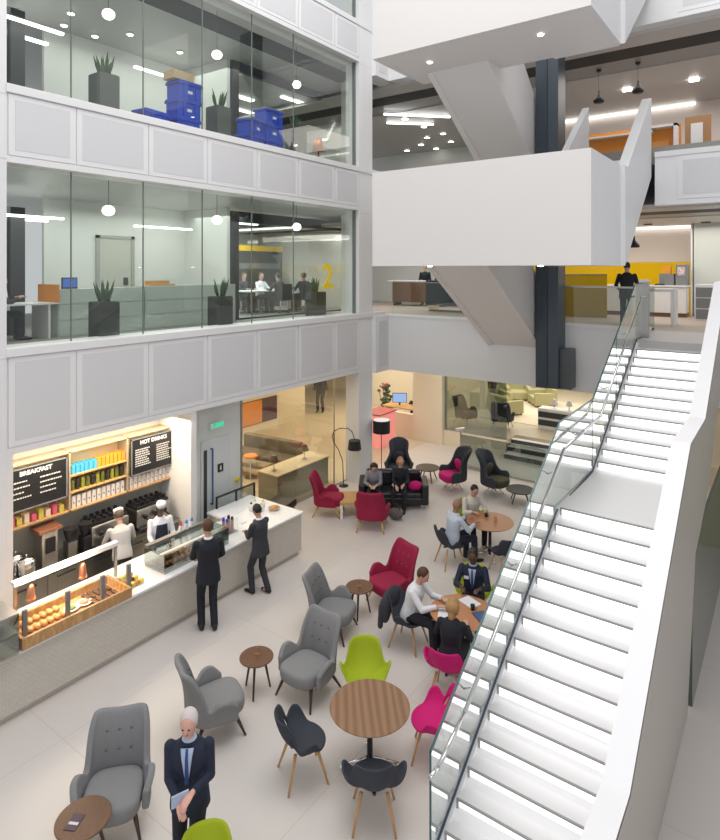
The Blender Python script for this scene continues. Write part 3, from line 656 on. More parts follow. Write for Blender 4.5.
# ================================================================ CAFE
s=thing('service_counter','long beige mosaic cafe counter with white worktop along the left','counter',(-8.9,3,0))
B(-.5,-2.0,.10,.48,6.55,.86).done('mosaic_front',TILE,s); B(-.5,-2.0,0,.42,6.5,.10).done('plinth',mat('plinth_beige',(.56,.52,.46),.5),s)
B(-.55,-2.0,.86,.52,6.58,.90,.006).done('worktop',CTOP,s); B(-1.1,5.35,.86,-.551,6.58,.90).done('worktop_return',CTOP,s); B(-1.05,5.4,0,-.51,6.55,.86).done('return_front',TILE,s)
s=thing('back_counter','stainless steel back counter under the cafe shelves','counter',(-10.55,4.45,0))
B(-.3,0,.1,.30,3.38,.86).done('carcass',STEEL,s); B(-.33,0,.86,.34,3.38,.90).done('worktop',STEEL,s)
for i in range(5): o=B(.30,.03+.67*i,.15,.32,.68+.67*i,.82).done('door',mat('fridge_door',(.16,.15,.14),.3,.6) if i in(2,4) else STEEL,s); B(.32,.18+.67*i,.74,.345,.5+.67*i,.765).done('handle',DARK,o)
# hanging shelf unit with boards
XS=-10.58
s=thing('cafe_shelf_unit','wall-hung wooden cafe shelf unit in three bays with warm lighting','shelf',(XS,6.35,1.64))
TAN=mat('shelf_tan',(.42,.33,.22),.5)
B(-.3,-1.95,0,.02,1.65,.03).done('lower_shelf',OAK,s); B(-.3,-1.95,1.06,.02,1.65,1.09).done('top_board',TAN,s)
for y in (-1.95,-.66,.50,1.63): B(-.3,y,0,.02,y+.03,1.1).done('upright',TAN,s)
B(-.31,-1.95,.02,-.30,1.65,1.08).done('back_panel',mat('shelf_back',(.62,.50,.30),.6),s)
B(-.28,-.63,.32,.02,.50,.345).done('middle_shelf',OAK,s); B(-.28,-.63,.62,.02,.50,.645).done('middle_shelf',OAK,s)
B(-.25,-1.9,1.03,-.18,1.6,1.055).done('shelf_light',SHELFG,s)
def board(y0,y1,label,title,cols,rows):
    s=thing('menu_board',label,'sign',(XS+.03,(y0+y1)/2,2.30),0)
    w=(y1-y0)/2
    B(0,-w,-.34,.02,w,.36).done('board',BLACK,s); f=MB(); f.box(0,-w,-.36,.03,w,-.34); f.box(0,-w,.34,.03,w,.36); f.box(0,-w,-.36,.03,-w+.02,.36); f.box(0,w-.02,-.36,.03,w,.36); f.done('frame',GREYP,s)
    text(s,title,.105,(.022,0,.26),FX,WHITE,'title_lettering',bold=.003)
    m=MB(); rnd=random.Random(len(title))
    for c in range(cols):
        for r in range(rows):
            z=.13-.36*r/rows; y=-w*.82+c*w*.95
            L=rnd.uniform(.55,.9)*w*.78; x=y
            while x<y+L: 
                q=rnd.uniform(.02,.05); m.box(.021,x,z-.011,.024,x+q,z+.011); x+=q+.012
    m.done('menu_lines',mat('chalk',(.62,.62,.60),.8),s)
board(4.55,5.64,'black menu board titled BREAKFAST on the left of the cafe shelf','BREAKFAST',2,4)
board(6.92,7.94,'black menu board titled HOT DRINKS on the right of the cafe shelf','HOT DRINKS',2,8)
def rowof(n,y0,y1,fn,label,cat,group):
    for i in range(n):
        o=fn(y0+(y1-y0)*i/max(1,n-1),i); tag(o,label,cat,group)
BLB=mat('sky_blue_box',(.06,.38,.62),.6); ORB=mat('orange_box',(.80,.30,.03),.6)
CB=[mat('jar_a',(.13,.16,.03),.3),mat('jar_b',(.03,.025,.02),.3),mat('jar_c',(.28,.28,.04),.3)]
rowof(6,5.80,6.22,lambda y,i:B(XS-.2,y-.035,2.285,XS-.03,y+.035,2.44).done('tea_box',BLB),'sky blue packet on the top cafe shelf','packet','sky blue packets')
rowof(7,6.30,6.80,lambda y,i:B(XS-.2,y-.035,2.285,XS-.03,y+.035,2.46).done('tea_box',ORB),'orange packet on the top cafe shelf','packet','orange packets')
rowof(11,5.80,6.78,lambda y,i:MB().lathe([(.036,0),(.036,.16),(.03,.17),(.03,.2)],(XS-.07,y,1.985),10).done('jar',CB[i%3],smooth=False),'dark tea tin on the middle cafe shelf','tin','dark tins on the middle shelf')
WB=mat('white_bag',(.72,.66,.62),.6)
def bag(y,i):
    o=B(XS-.15,y-.036,1.67,XS-.02,y+.036,1.89,.006).done('coffee_bag',WB); d=MB().ball((XS-.018,y,1.77),(.004,.014,.018),1).done('round_mark',BLACK,o); d.location=-o.location; return o
rowof(11,5.80,6.78,bag,'white bag with dark round mark under the middle cafe shelf','bag','white coffee bags in the middle bay')
rowof(11,6.97,7.92,bag,'white bag with dark round mark below the right menu board','bag','white coffee bags in the right bay')
SN=[mat('snack_a',(.75,.6,.45),.5),mat('snack_b',(.65,.12,.2),.5),mat('snack_c',(.6,.5,.1),.5)]
rowof(9,4.62,5.58,lambda y,i:B(XS-.15,y-.042,1.67,XS-.02,y+.042,1.80+.05*(i%2),.008).done('snack_packet',SN[i%3]),'small snack packet on the shelf below the left menu board','packet','snack packets in the left bay')
# espresso machines and other equipment on the back counter
def espresso(y,label):
    s=thing('espresso_machine',label,'coffee machine',(-10.5,y,.9))
    B(-.25,-.38,.08,.20,.38,.42,.03).done('body',STEEL,s); B(-.22,-.36,.42,.16,.36,.47).done('cup_rail',BLACK,s)
    for a in (-.22,0,.22): MB().cone((.24,a,.24),(.24,a,.31),.035,.035).tube([(.24,a,.25),(.38,a,.22)],.014).done('group_head',BLACK,s)
    B(0,-.34,.02,.28,.34,.08).done('drip_tray',DARK,s)
    for i in range(6):
        for j in range(3): tag(MB().cone((-10.66+.12*j,y-.3+.12*i,1.37),(-10.66+.12*j,y-.3+.12*i,1.43),.03,.042,10).done('coffee_cup',BLACK),'black cup stacked on '+label,'cup','cups on '+label)
espresso(6.35,'the middle espresso machine'); espresso(7.28,'the right espresso machine')
for i,(y,l) in enumerate(((5.62,'left of'),(5.9,'nearest'))):
    s=thing('coffee_grinder','black hopper coffee grinder %s the middle espresso machine'%('farther left of' if i==0 else 'just left of'),'grinder',(-10.4,y,.9)); B(-.09,-.08,0,.1,.08,.3,.01).done('body',STEEL if i==0 else BLACK,s); MB().cone((0,0,.3),(0,0,.52),.06,.12,16).done('hopper',BLACK,s)
s=thing('brewer','tall steel filter coffee brewer on the back counter','coffee machine',(-10.5,5.25,.9)); B(-.15,-.14,0,.15,.14,.6,.02).done('body',STEEL,s); B(.15,-.08,.25,.17,.08,.5).done('display',BLACK,s); B(-.18,-.2,.6,.18,.2,.66,.01).done('lid',mat('copper',(.45,.2,.12),.35,.8),s)
for i,(x,y) in enumerate(((-10.45,4.55),(-10.62,4.8),(-10.35,4.85))):
    s=thing('soup_kettle','round steel soup kettle on the back counter, '+['leftmost','rear','front right'][i]+' of three','kettle',(x,y,.9)); MB().lathe([(.12,0),(.14,.03),(.14,.25),(.12,.28)],n=20).done('body',CHROME,s,True); MB().ball((0,0,.28),(.12,.12,.05)).ball((0,0,.35),(.02,.02,.02),1).done('lid',CHROME,s,True)
# heat lamps bar
s=thing('heat_lamp_rail','slanting white gantry rail over the wooden food tray','gantry',(-9.15,4.9,.9)); B(-.05,-.80,.52,.05,.85,.58).done('rail',STAIRW,s)
for y in (-.77,.82): B(-.02,y-.02,0,.02,y+.02,.52).done('post',STEEL,s)
for k,y in enumerate((4.35,5.15)):
    s=thing('heat_lamp','copper heat lamp hanging under the rail, '+('nearer the camera' if k==0 else 'farther along'),'lamp',(-9.15,y,1.12),group=None); MB().lathe([(.02,.24),(.045,.2),(.06,.05),(.07,0)],n=18).done('lamp_shade',mat('copper2',(.55,.27,.17),.3,.9),s,True); MB().cone((0,0,.23),(0,0,.30),.01,.01).done('cord',BLACK,s)
# wooden display tray
s=thing('display_tray','long light wood food display tray with glass guards on the counter','tray',(-8.68,4.68,.9))
b=MB(); b.box(-.289,-.779,.002,.289,.779,.05); b.box(.29,-.82,.002,.33,.82,.16); b.box(-.33,-.82,.002,-.29,.82,.16); b.box(-.29,-.82,.002,.29,-.78,.16); b.box(-.29,.78,.002,.29,.82,.16); b.done('wooden_tray',TRAYW,s)
for y in (-.72,-.12,.42,.86): B(.16,y-.03,.05,.20,y+.03,.46).done('guard_bracket',GREYP,s)
B(.17,-.78,.2,.178,.84,.46).done('glass_guard',GL_CLR,s)
FOOD=[mat('bread',(.70,.38,.15),.7,noise=.3,nscale=20),mat('pastry',(.62,.25,.08),.6,noise=.3,nscale=20),mat('choc',(.10,.04,.02),.6),mat('lemon',(.75,.60,.08),.6),mat('salad',(.15,.28,.05),.6),mat('ham',(.70,.28,.2),.6)]
rn=random.Random(3)
for i in range(14):
    y=4.0+.095*(i//2); x=-8.86+.22*(i%2); o=MB().ball((x,y,.985),(.075,.045,.035),2).done('bread_roll',FOOD[0],smooth=True); tag(o,'filled roll at the near end of the wooden display tray','roll','rolls in the wooden tray')
for i in range(10):
    y=5.02+.085*(i//2); x=-8.82+.24*(i%2); tag(B(x-.10,y-.03,.955,x+.10,y+.03,.985,.008).done('tray_bake',FOOD[2]),'dark slice at the far end of the wooden display tray','cake slice','dark slices in the wooden tray')
for i,(y,c) in enumerate(((4.72,4),(4.92,5))):
    s=thing('salad_plate',['white plate of salad','white plate with sliced ham'][i]+' in the middle of the wooden tray','plate',(-8.70,y,.95)); MB().lathe([(.05,0),(.11,.02),(.115,.03),(.10,.025)],n=24).done('plate',WHITE,s,True); MB().ball((0,0,.03),(.07,.07,.03)).done('food',FOOD[c],s,True)
for i in range(12):
    y=5.62+.075*(i//3); x=-8.92+.15*(i%3); k=rn.choice([3,1,2,3]); tag(MB().ball((x,y,.94),(.045,.045,.045),2).done('muffin',FOOD[k],smooth=True),'muffin on the counter just past the wooden tray','muffin','muffins past the wooden tray')
# chilled glass case in the middle
s=thing('glass_display_case','green-tinted glass food case beside the standing man in black','display case',(-8.78,6.78,.9))
B(-.3,-.55,0,.25,.85,.04).done('base',STEEL,s); g=MB(); g.box(.24,-.55,.04,.25,.85,.30); g.box(-.3,-.55,.30,.1,.85,.31); g.box(-.3,-.56,.04,.25,-.55,.30); g.box(-.3,.85,.04,.25,.86,.30); g.done('glass_panel',GL_GRY,s); B(-.3,-.56,.31,-.2,.86,.36).done('shelf_rail',STEEL,s)
for i in range(16):
    y=6.30+.085*(i//2); x=-8.90+.2*(i%2); tag(MB().ball((x,y,.975),(.07,.04,.035),2).done('pastry',FOOD[i%2],smooth=True),'golden pastry inside the green-tinted glass case','pastry','pastries in the glass case')
for i,(y,c,l) in enumerate(((6.9,(.6,.05,.05),'red'),(7.02,(.05,.25,.7),'light blue'),(7.14,(.05,.25,.7),'blue'))):
    s=thing('squeeze_bottle',l+'-capped packet lying on top of the glass case','bottle',(-9.0,y,1.27)); MB().cone((0,0,0),(.0,.02,.1),.04,.03).done('body',WHITE,s); MB().cone((0,.02,.1),(0,.03,.16),.03,.015).done('cap',mat('cap_'+l,c,.5),s)
# items at left end: glass jars; right end: bottles, gate
s=thing('glass_case','tall glass cake case at the near left end of the counter','display case',(-8.55,3.48,.9))
b=MB(); b.box(-.28,-.5,0,.22,.33,.03); b.box(-.28,-.5,.27,.22,.33,.285); b.box(-.28,-.5,.53,.22,.33,.55); b.done('shelves',STEEL,s); b=MB(); b.box(.21,-.5,.03,.22,.33,.53); b.box(-.28,.32,.03,.21,.33,.53); b.done('glass_panel',GL_GRY,s)
for i in range(8): tag(MB().ball((-8.73+.2*(i%2),3.18+.16*(i//2),.97 if i<4 else 1.22),(.05,.05,.035),2).done('cake',FOOD[[4,0,5,1][i%4]],smooth=True),'small cake inside the tall glass case','cake','cakes in the tall glass case')
s=thing('bottle_caddy','clear caddy with blue-topped bottles behind the man in black','caddy',(-8.9,7.95,.9)); B(-.12,-.15,0,.12,.15,.02).done('base',CHROME,s); B(.11,-.15,.02,.12,.15,.28).done('side_panel',GL_CLR,s); B(-.12,-.15,.02,-.11,.15,.28).done('side_panel',GL_CLR,s)
for i in range(4):
    t=thing('bottle',['blue-capped bottle at the front','blue-capped bottle at the back','black-capped bottle','green-capped bottle'][i]+' in the clear caddy','bottle',(-8.95+.1*(i%2),7.88+.13*(i//2),.92)); MB().cone((0,0,0),(0,0,.22),.035,.03).done('body',mat('btl',(.5,.2,.2),.3),t); MB().cone((0,0,.22),(0,0,.28),.03,.025).done('cap',[BLUEP,BLUEP,BLACK,LEAF][i],t)
for i,(x,y) in enumerate(((-9.35,9.1),(-9.2,9.2),(-9.1,9.05),(-9.3,8.95))):
    t=thing('milk_flask',['white flask with yellow lid at the rear','white flask with yellow lid at the far right','small white flask with yellow lid in front','black-lidded milk flask at the left'][i]+' on the counter end','flask',(x,y,.9)); MB().lathe([(.04,0),(.045,.1),(.03,.15)],n=14).done('body',WHITE,t,True); MB().cone((0,0,.15),(0,0,.18),.025,.02).done('lid',mat('yellow_lid',(.75,.6,.02),.5) if i<3 else BLACK,t)
s=thing('bread_basket','woven basket of bread on the counter end','basket',(-8.95,9.28,.9)); MB().lathe([(.08,0),(.13,.05),(.12,.05)],n=18).done('basket',CARD,s); MB().ball((0,0,.06),(.09,.09,.03)).done('bread',FOOD[0],s,True)
s=thing('counter_gate','black-framed glass screen at the back of the counter end','screen',(-9.98,8.95,0)); b=MB(); 
for y in (-.35,.2,.75): b.box(-.02,y-.015,0,.02,y+.015,1.15)
b.box(-.02,-.35,1.12,.02,.75,1.15); b.done('frame',BLACK,s); B(-.004,-.33,.1,.004,.73,1.12).done('glass_panel',GL_GRY,s)
s=thing('wall_notice','small black notice on the white column left of the cafe','sign',(-9.865,4.05,1.2)); B(0,-.14,-.25,.01,.14,.25).done('plate',BLACK,s); b=MB(); [b.box(.01,-.1,.15-.07*i,.012,.02+.02*(i%3),.17-.07*i) for i in range(5)]; b.done('menu_lines',PANEL,s)
# ================================================================ OFFICES behind the facade
def planter(x,y,z,m,label):
    s=thing('planter',label,'planter',(x+.2,y,z),group=None); h=.80
    B(-.2,-.2,0,.2,.2,h,.01).done('box',m,s); B(-.18,-.18,h,.18,.18,h+.01).done('soil',BLACK,s)
    f=MB(); r=random.Random(int(y*10))
    for i in range(9):
        a=r.uniform(0,2*PI); q=r.uniform(.02,.09); L=r.uniform(.25,.45); b=Vector((q*math.cos(a),q*math.sin(a),h)); tip=b+Vector((.10*math.cos(a),.12*math.sin(a),L)); md=(b+tip)/2
        f.cone(b,md,.022,.03,5); f.cone(md,tip,.03,.002,5)
    f.done('leaves',LEAF,s)
for i,(y,m) in enumerate(((6.33,PLANTB),(9.15,PLANTB),(12.5,PLANTB))): planter(-10.7,y,4.6,m,'dark planter with snake plant, lower office, '+['before the white cabinets','by the meeting room frame edge','by the yellow numerals'][i])
for i,(y,m) in enumerate(((6.33,PLANTG),(9.1,PLANTG),(11.7,PLANTG))): planter(-10.7,y,8.85,m,'grey planter with spiky plant, upper office floor, '+['left of the blue crates','between the two groups of blue crates','right of the second group of crates'][i])
for k,(z,zc) in enumerate(((7.13,7.72),(10.86,11.85))):
    for i,y in enumerate((6.45,9.1,11.78)):
        s=thing('globe_pendant','round white globe pendant lamp, %s office floor, %s'%(['lower','upper'][k],['left','middle','right'][i]),'lamp',(-10.55,y,z)); MB().ball((0,0,0),(.115,.115,.10),3).done('globe',BULB,s,True); MB().cone((0,0,.1),(0,0,zc-z),.006,.006,6).done('cord',BLACK,s)
for k,z in enumerate((8.85,)):
    def crate(x,y,zz,lab,lid=False,rz=0,m=BLUEP):
        s=thing('storage_crate',lab,'crate',(x,y,zz),rz); b=MB(); b.box(-.2,-.29,0,.2,.29,.34); b.box(-.23,-.32,.30,.23,.32,.34); 
        for q in (-.15,.15): b.box(-.22,q-.02,.02,.22,q+.02,.30)
        b.done('body',m,s); B(-.22,-.31,.34,.22,.31,.38,.01).done('lid',GREYP if lid else m,s); B(.2,-.06,.12,.205,.06,.18).done('label_plate',SHIRT,s)
    for i in range(3): crate(-10.6,8.2+.02*i,z+.385*i,'blue plastic crate, '+['bottom','middle','top'][i]+' of the stack under the cardboard box')
    crate(-10.65,7.45,z,'blue plastic crate alone, left of the three-high stack',rz=.1)
    s=thing('cardboard_box','brown cardboard box on top of the blue crate stack','box',(-10.6,8.1,z+1.16)); B(-.18,-.26,0,.18,.26,.17).done('carton',CARD,s); B(-.18,-.03,.17,.18,.03,.172).done('tape',TAN,s)
    crate(-10.6,10.15,z,'blue crate low beside the right stack, bottom one',rz=.1); crate(-10.6,10.2,z+.385,'grey-lidded blue crate low beside the right stack, top one',True,rz=.25)
    for i in range(3): crate(-10.65,10.85,z+.385*i,['blue crate at the bottom of the right stack','blue crate in the middle of the right stack','tilted grey-lidded blue crate topping the right stack'][i],i==2)
s=thing('copper_lamp','copper table lamp near the right end of the upper office floor','lamp',(-10.7,12.85,8.85)); MB().lathe([(.12,0),(.12,.03),(.02,.06),(.02,.5)]).done('base',mat('copper3',(.55,.2,.08),.3,.8),s,True); MB().lathe([(.18,.45),(.1,.75),(.06,.8)]).done('lamp_shade',mat('copper3',(.55,.2,.08),.3,.8),s,True); MB().ball((0,0,.2),(.05,.05,.04)).done('glow',emis('amber_glow',(1,.35,.08),3),s,True)
# door, cabinets, meeting room
for k,z in enumerate((4.6,8.85)):
    if k==0:
        d=st('door_2',B(OX,8.6,z,OX+.03,9.5,z+2.22),mat('beige_door',(.52,.52,.46),.5)); o=MB().box(OX,8.5,z,OX+.05,8.6,z+2.3).box(OX,9.5,z,OX+.05,9.6,z+2.3).box(OX,8.5,z+2.22,OX+.05,9.6,z+2.3).done('door_frame',mat('fr',(.36,.37,.34),.5),d); o.location=-d.location
        o=B(OX+.03,9.28,z+1.0,OX+.06,9.4,z+1.2).done('door_handle',DARK,d); o.location=-d.location
        for i,(y0,y1,h) in enumerate(((6.4,8.42,1.0),(8.45,10.1,1.02),(10.12,11.25,1.02))):
            s=thing('storage_cabinet','low white glass-fronted storage cabinet in the lower office, '+['left','middle','right'][i]+' of three','cabinet',(-12.3,y0,z)); B(-.4,0,0,0,y1-y0,h).done('carcass',mat('cab_pale',(.52,.57,.54),.3),s)
            for j in range(3): B(0,.02,.03+.33*j,.015,y1-y0-.02,.34+.33*j).done('drawer',mat('cab_pale2',(.46,.52,.49),.2),s)
        s=thing('desk_screen','small blue-lit screen on the left white cabinet','monitor',(-12.5,6.75,z+1.0)); B(-.01,-.15,.03,.01,.15,.22).done('screen',emis('small_screen',(.1,.2,.6),.8),s); B(-.03,-.17,0,.0,.17,.24).done('bezel',BLACK,s)
        s=thing('desk_tray','tan wooden tray on the middle white cabinet','tray',(-12.5,9.0,z+1.02)); B(-.12,-.35,0,.12,.35,.04).done('base',OAK,s); B(-.12,-.35,.04,-.1,.35,.12).done('rim',OAK,s)
    w=st('window_%d'%(6+k),B(-12.7,11.6,z,-12.69,17.5,z+2.9),glass('meet_glass%d'%k,(.96,.98,.97),.03,.2))
    f=MB(); f.box(-12.76,11.45,z,-12.62,11.68,z+3.0); f.box(-12.76,11.45,z+2.75,-12.62,17.6,z+3.05); f.box(-12.76,11.45,z,-12.62,17.6,z+.04)
    o=f.done('window_frame',DARK,w); o.location=-w.location
    g=st('window_%d'%(8+k),B(-13.6,4.35,z,-13.59,6.0,z+2.6),glass('dark_office_glass%d'%k,(.28,.34,.33),.12,.5)); f=MB(); f.box(-13.65,4.35,z+2.6,-13.5,6.3,z+2.75); f.box(-13.65,6.0,z,-13.5,6.3,z+2.75); o=f.done('window_frame',DARK,g); o.location=-g.location
s=thing('display_wall','charcoal display wall with yellow header band in the meeting room','screen',(-16.2,15.9,4.6)); B(0,-1.3,0,.05,1.3,2.1).done('panel',mat('char_wall',(.05,.055,.06),.5),s); B(0,-1.3,2.1,.06,1.3,2.3).done('header_band',YEL,s); b=MB(); [b.box(.05,-1.2+.1*i,1.45,.056,-1.14+.1*i,1.65) for i in range(24)]; b.done('printed_strip',mat('grey_print',(.3,.31,.31),.6),s)
s=thing('meeting_table','long white meeting table in the lower glazed room','table',(-14.2,14.6,4.6)); B(-.5,-1.5,.7,.5,1.5,.74,.01).done('tabletop',WHITE,s)
for x in (-.4,.4):
    for y in (-1.3,1.3): MB().cone((x,y,0),(x,y,.7),.03,.03).done('leg',CHROME,s)
s=thing('numerals','large yellow numerals 21 on the meeting room glass','sign',(-12.6,15.62,5.75))
text(s,'2',1.15,(0,0,0),FX,mat('yellow_num',(.85,.58,0),.5,emit=.25),'numeral',.012,bold=.02); text(s,'1',1.15,(0,.82,0),FX,mat('yellow_num',(.85,.58,0),.5,emit=.25),'numeral',.012,bold=.02)  # slight emission added to brighten the numerals, which are no lamp
s=thing('office_desk','pale office desk with orange divider at the far left of the lower office','desk',(-12.6,5.9,4.6)); B(-.45,-.9,.7,.35,.5,.73).done('desktop',WHITE,s); B(-.45,.45,.73,.35,.5,1.1).done('divider',ORANGE,s); B(-.4,.3,0,.3,.34,.7).done('panel_leg',WHITE,s); B(-.4,-.84,0,.3,-.8,.7).done('panel_leg',WHITE,s)
s=thing('hanging_coat','white coat hanging on the dark office glass','coat',(-13.45,5.75,4.7)); s.scale=(.8,.8,.8); MB().loft([[(r*.5*math.cos(a),r*math.sin(a),z) for a in [2*PI*i/12 for i in range(12)]] for z,r in ((.4,.30),(.8,.24),(1.2,.18),(1.4,.05))]).done('coat',SHIRT,s,True); MB().tube([(0,0,1.38),(0,0,1.6)],.01).done('hook',CHROME,s)
# downlights in back gallery ceiling (upper left opening) and track
for i,(px,py) in enumerate(((405,118),(424,126),(443,133),(421,144),(436,148),(451,153),(407,150),(451,141),(427,137))):
    F=-5.53*600/(py-270); R=(px-360)/600*F; x=R*.8109-F*.5852; y=R*.5852+F*.8109
    s=thing('downlight','small round ceiling downlight over the upper back gallery','light',(x,y,11.50),group='downlights over the upper back gallery'); MB().lathe([(.13,0),(.15,.03)],n=14).done('rim',WHITE,s); MB().lathe([(.11,-.012),(.11,-.004)],n=12).done('lens',SPOT,s)
for i,(x0,y0,x1,y1) in enumerate(((-11.6,17.5,-9.9,19.2),(-12.2,18.6,-10.9,19.8))):
    b=MB(); b.cone((x0,y0,11.45),(x1,y1,11.45),.04,.04,6); tag(b.done('strip_light',STRIP),['nearer','farther'][i]+' slanting strip light at the left of the upper back gallery','light')
for k,(x,y,z,zc) in enumerate(((-4.35,17.3,10.62,11.53),(-3.35,17.3,10.72,11.53),(-3.45,17.3,6.60,7.40))):
    s=thing('pendant_lamp',['black teardrop pendant lamp, left of the upper pair','black teardrop pendant lamp, right of the upper pair','black teardrop pendant lamp above the first floor gallery'][k],'lamp',(x,y,z)); MB().lathe([(.13,0),(.15,.06),(.10,.13),(.04,.2),(.025,.32)],n=18).done('lamp_shade',BLACK,s,True); MB().cone((0,0,.3),(0,0,zc-z),.006,.006,6).done('cord',BLACK,s); MB().cone((0,0,zc-z-.06),(0,0,zc-z),.05,.07).done('ceiling_rose',BLACK,s)
for k,(px,py,zc) in enumerate(((694,80,11.5),(627,90,11.5),(648,224,7.38),(706,222,7.38))):
    F=-(zc-6)*600/(py-270); R=(px-360)/600*F; x=R*.8109-F*.5852; y=R*.5852+F*.8109
    tag(B(x-.12,y-.06,zc-.03,x+.12,y+.06,zc).done('spotlight',DARK if zc<8 else SPOT),['bright square ceiling light at the top right','bright square ceiling light between the black pendants','dark recessed ceiling light left, first floor right','dark recessed ceiling light right, first floor right'][k],'light')
# floor 2 right furniture
s=thing('display_shelf','orange-backed white display shelf on the second floor gallery','shelf',(-3.5,19.3,8.85))
B(-1.7,0,.2,.9,.04,1.35).done('orange_back',ORANGE,s); B(-1.7,-.3,1.15,.2,.04,1.2).done('shelf_board',WHITE,s); b=MB(); b.box(-.1,-.3,.2,0,.04,1.32); b.box(.75,-.3,.2,.85,.04,1.32); b.box(-.1,-.3,1.25,.85,.04,1.32); b.done('white_frame',WHITE,s); B(.15,-.05,.3,.6,-.02,.9).done('picture_panel',mat('orange2',(.7,.3,.08),.5),s)
s=thing('poster_stand','wood-framed stand with white leaflets on the second floor gallery','stand',(-2.2,19.3,8.85)); B(-.3,0,0,.35,.05,1.5).done('frame',mat('brown_frame',(.40,.22,.10),.5),s); B(-.15,-.02,.5,.15,0,1.3).done('leaflet_panel',WHITE,s)
# first floor right furniture
s=thing('white_console','tall white open-frame table at the head of the stairs','table',(-2.75,17.0,4.6)); B(-.85,-.3,.85,.35,.3,.92).done('tabletop',STAIRW,s)
for x in (-.80,.27): B(x,-.3,0,x+.08,.3,.85).done('leg',STAIRW,s)
s=thing('white_counter','low white reception counter in front of the yellow wall','counter',(-3.4,20.2,4.6)); B(-1.4,-.3,.12,.85,.3,.9).done('front',WHITE,s); B(-1.4,-.28,0,.85,.28,.12).done('plinth',WALN2,s); B(-1.45,-.35,.9,.9,.35,.94).done('worktop',WHITE,s)
for i in range(3): B(-1.0+.5*i,-.2,.94,-.75+.5*i,.0,.98).done('keyboard',BLACK,s)
s=thing('copier','grey office copier with coloured leaflets by the yellow wall','machine',(-2.85,20.3,5.54)); B(-.45,-.2,0,-.05,.2,.35).done('body',GREYP,s); B(.0,-.2,0,.32,.2,.62).done('leaflet_rack',GREYP,s); B(.05,-.21,.3,.25,-.2,.55).done('leaflets',mat('leaflet',(.6,.5,.52),.6,noise=.6,nscale=30),s)
s=thing('yellow_box','small orange box standing on the copier','box',(-3.1,20.3,5.89)); B(-.1,-.1,0,.1,.1,.22).done('carton',ORB,s); B(-.102,-.02,0,.102,.02,.222).done('band',YEL,s)
s=thing('grey_pedestal','grey drawer pedestal right of the yellow wall','cabinet',(-1.9,19.2,4.6)); B(-.3,-.3,0,.4,.3,1.0).done('carcass',WHITE,s); [B(-.28,-.31,.05+.3*i,.38,-.3,.32+.3*i).done('drawer',GREYP,s) for i in range(3)]
s=thing('yellow_partition','translucent yellow glass partition right of the dark shaft','screen',(-5.6,18.4,4.6)); B(-1.2,0,0,1.2,.03,1.25).done('glass_panel',mat('yel_dim',(.52,.34,.0),.3),s); B(-1.2,-.01,1.25,1.2,.04,1.28).done('rail',STEEL,s)
# first floor left furniture
s=thing('wood_sideboard','brown wooden sideboard on the first floor behind the white edge','sideboard',(-12.0,20.4,4.6),.05); B(-.9,-.3,.15,1.2,.3,.95).done('carcass',WALN2,s); B(-1.1,-.35,.95,2.4,.35,.99).done('worktop',WHITE,s)
for x in (-.85,1.15): B(x-.03,-.28,0,x+.03,.28,.15).done('leg',DARK,s)
s=thing('wall_screen','wall screen showing a pale blue picture beside the hanging stair','monitor',(-10.6,21.5,6.1),.2); B(-.45,0,-.25,.5,.03,.5).done('screen',emis('tv_blue',(.45,.6,.85),.9),s); B(-.5,.03,-.3,.55,.06,.55).done('bezel',BLACK,s)
s=thing('dark_office_sofa','dark high-backed bench seat on the first floor behind the glass','sofa',(-9.6,18.4,4.6)); B(-.6,-.35,.2,1.5,.35,.5,.03).done('seat',DGREYF,s); B(-.6,-.45,.2,1.5,-.3,1.05,.03).done('backrest',DGREYF,s)
for x in (-.5,1.4): B(x-.02,-.4,0,x+.02,.3,.2).done('leg',CHROME,s)
# papers and mugs on meeting tables
for i,(x,y,r) in enumerate(((-4.33,8.25,.4),(-4.15,8.72,1.2))):
    tag(B(-.11,-.15,0,.11,.15,.004).done('paper',SHIRT,smooth=False),['white paper in front of the man in white shirt','white paper in front of the man in dark suit'][i],'paper'); o=COL.objects[-1] if False else bpy.context.scene.objects[-1]
    o=[q for q in COL.objects if q.name.startswith('paper')][-1]; o.location=(x,y,.741); o.rotation_euler=(0,0,r)
s=thing('notebook','blue notebook on the right of the meeting table','book',(-3.82,8.45,.741),.9); B(-.10,-.14,0,.10,.14,.012).done('cover',TIEB,s); B(-.095,-.135,.012,.095,.135,.016).done('page_block',mat('navy_pg',(.05,.10,.2),.6),s)
for i,(x,y,l) in enumerate(((-4.02,8.55,'in the middle of the three-person table'),(-5.3,11.95,'on the farther round table'))):
    s=thing('coffee_mug','black mug '+l,'mug',(x,y,.741)); MB().lathe([(.03,0),(.036,.08),(.03,.082)],n=14).done('body',BLACK,s,True); MB().tube([(.035,0,.02),(.06,0,.03),(.06,0,.055),(.035,0,.065)],.005,6).done('handle',BLACK,s)
s=thing('menu_block','small card holder on the farther round table','block',(-5.05,11.85,.741),.3); B(-.03,-.01,0,.03,.01,.1).done('card',OAK,s); B(-.04,-.02,0,.04,.02,.015).done('base',OAK,s)
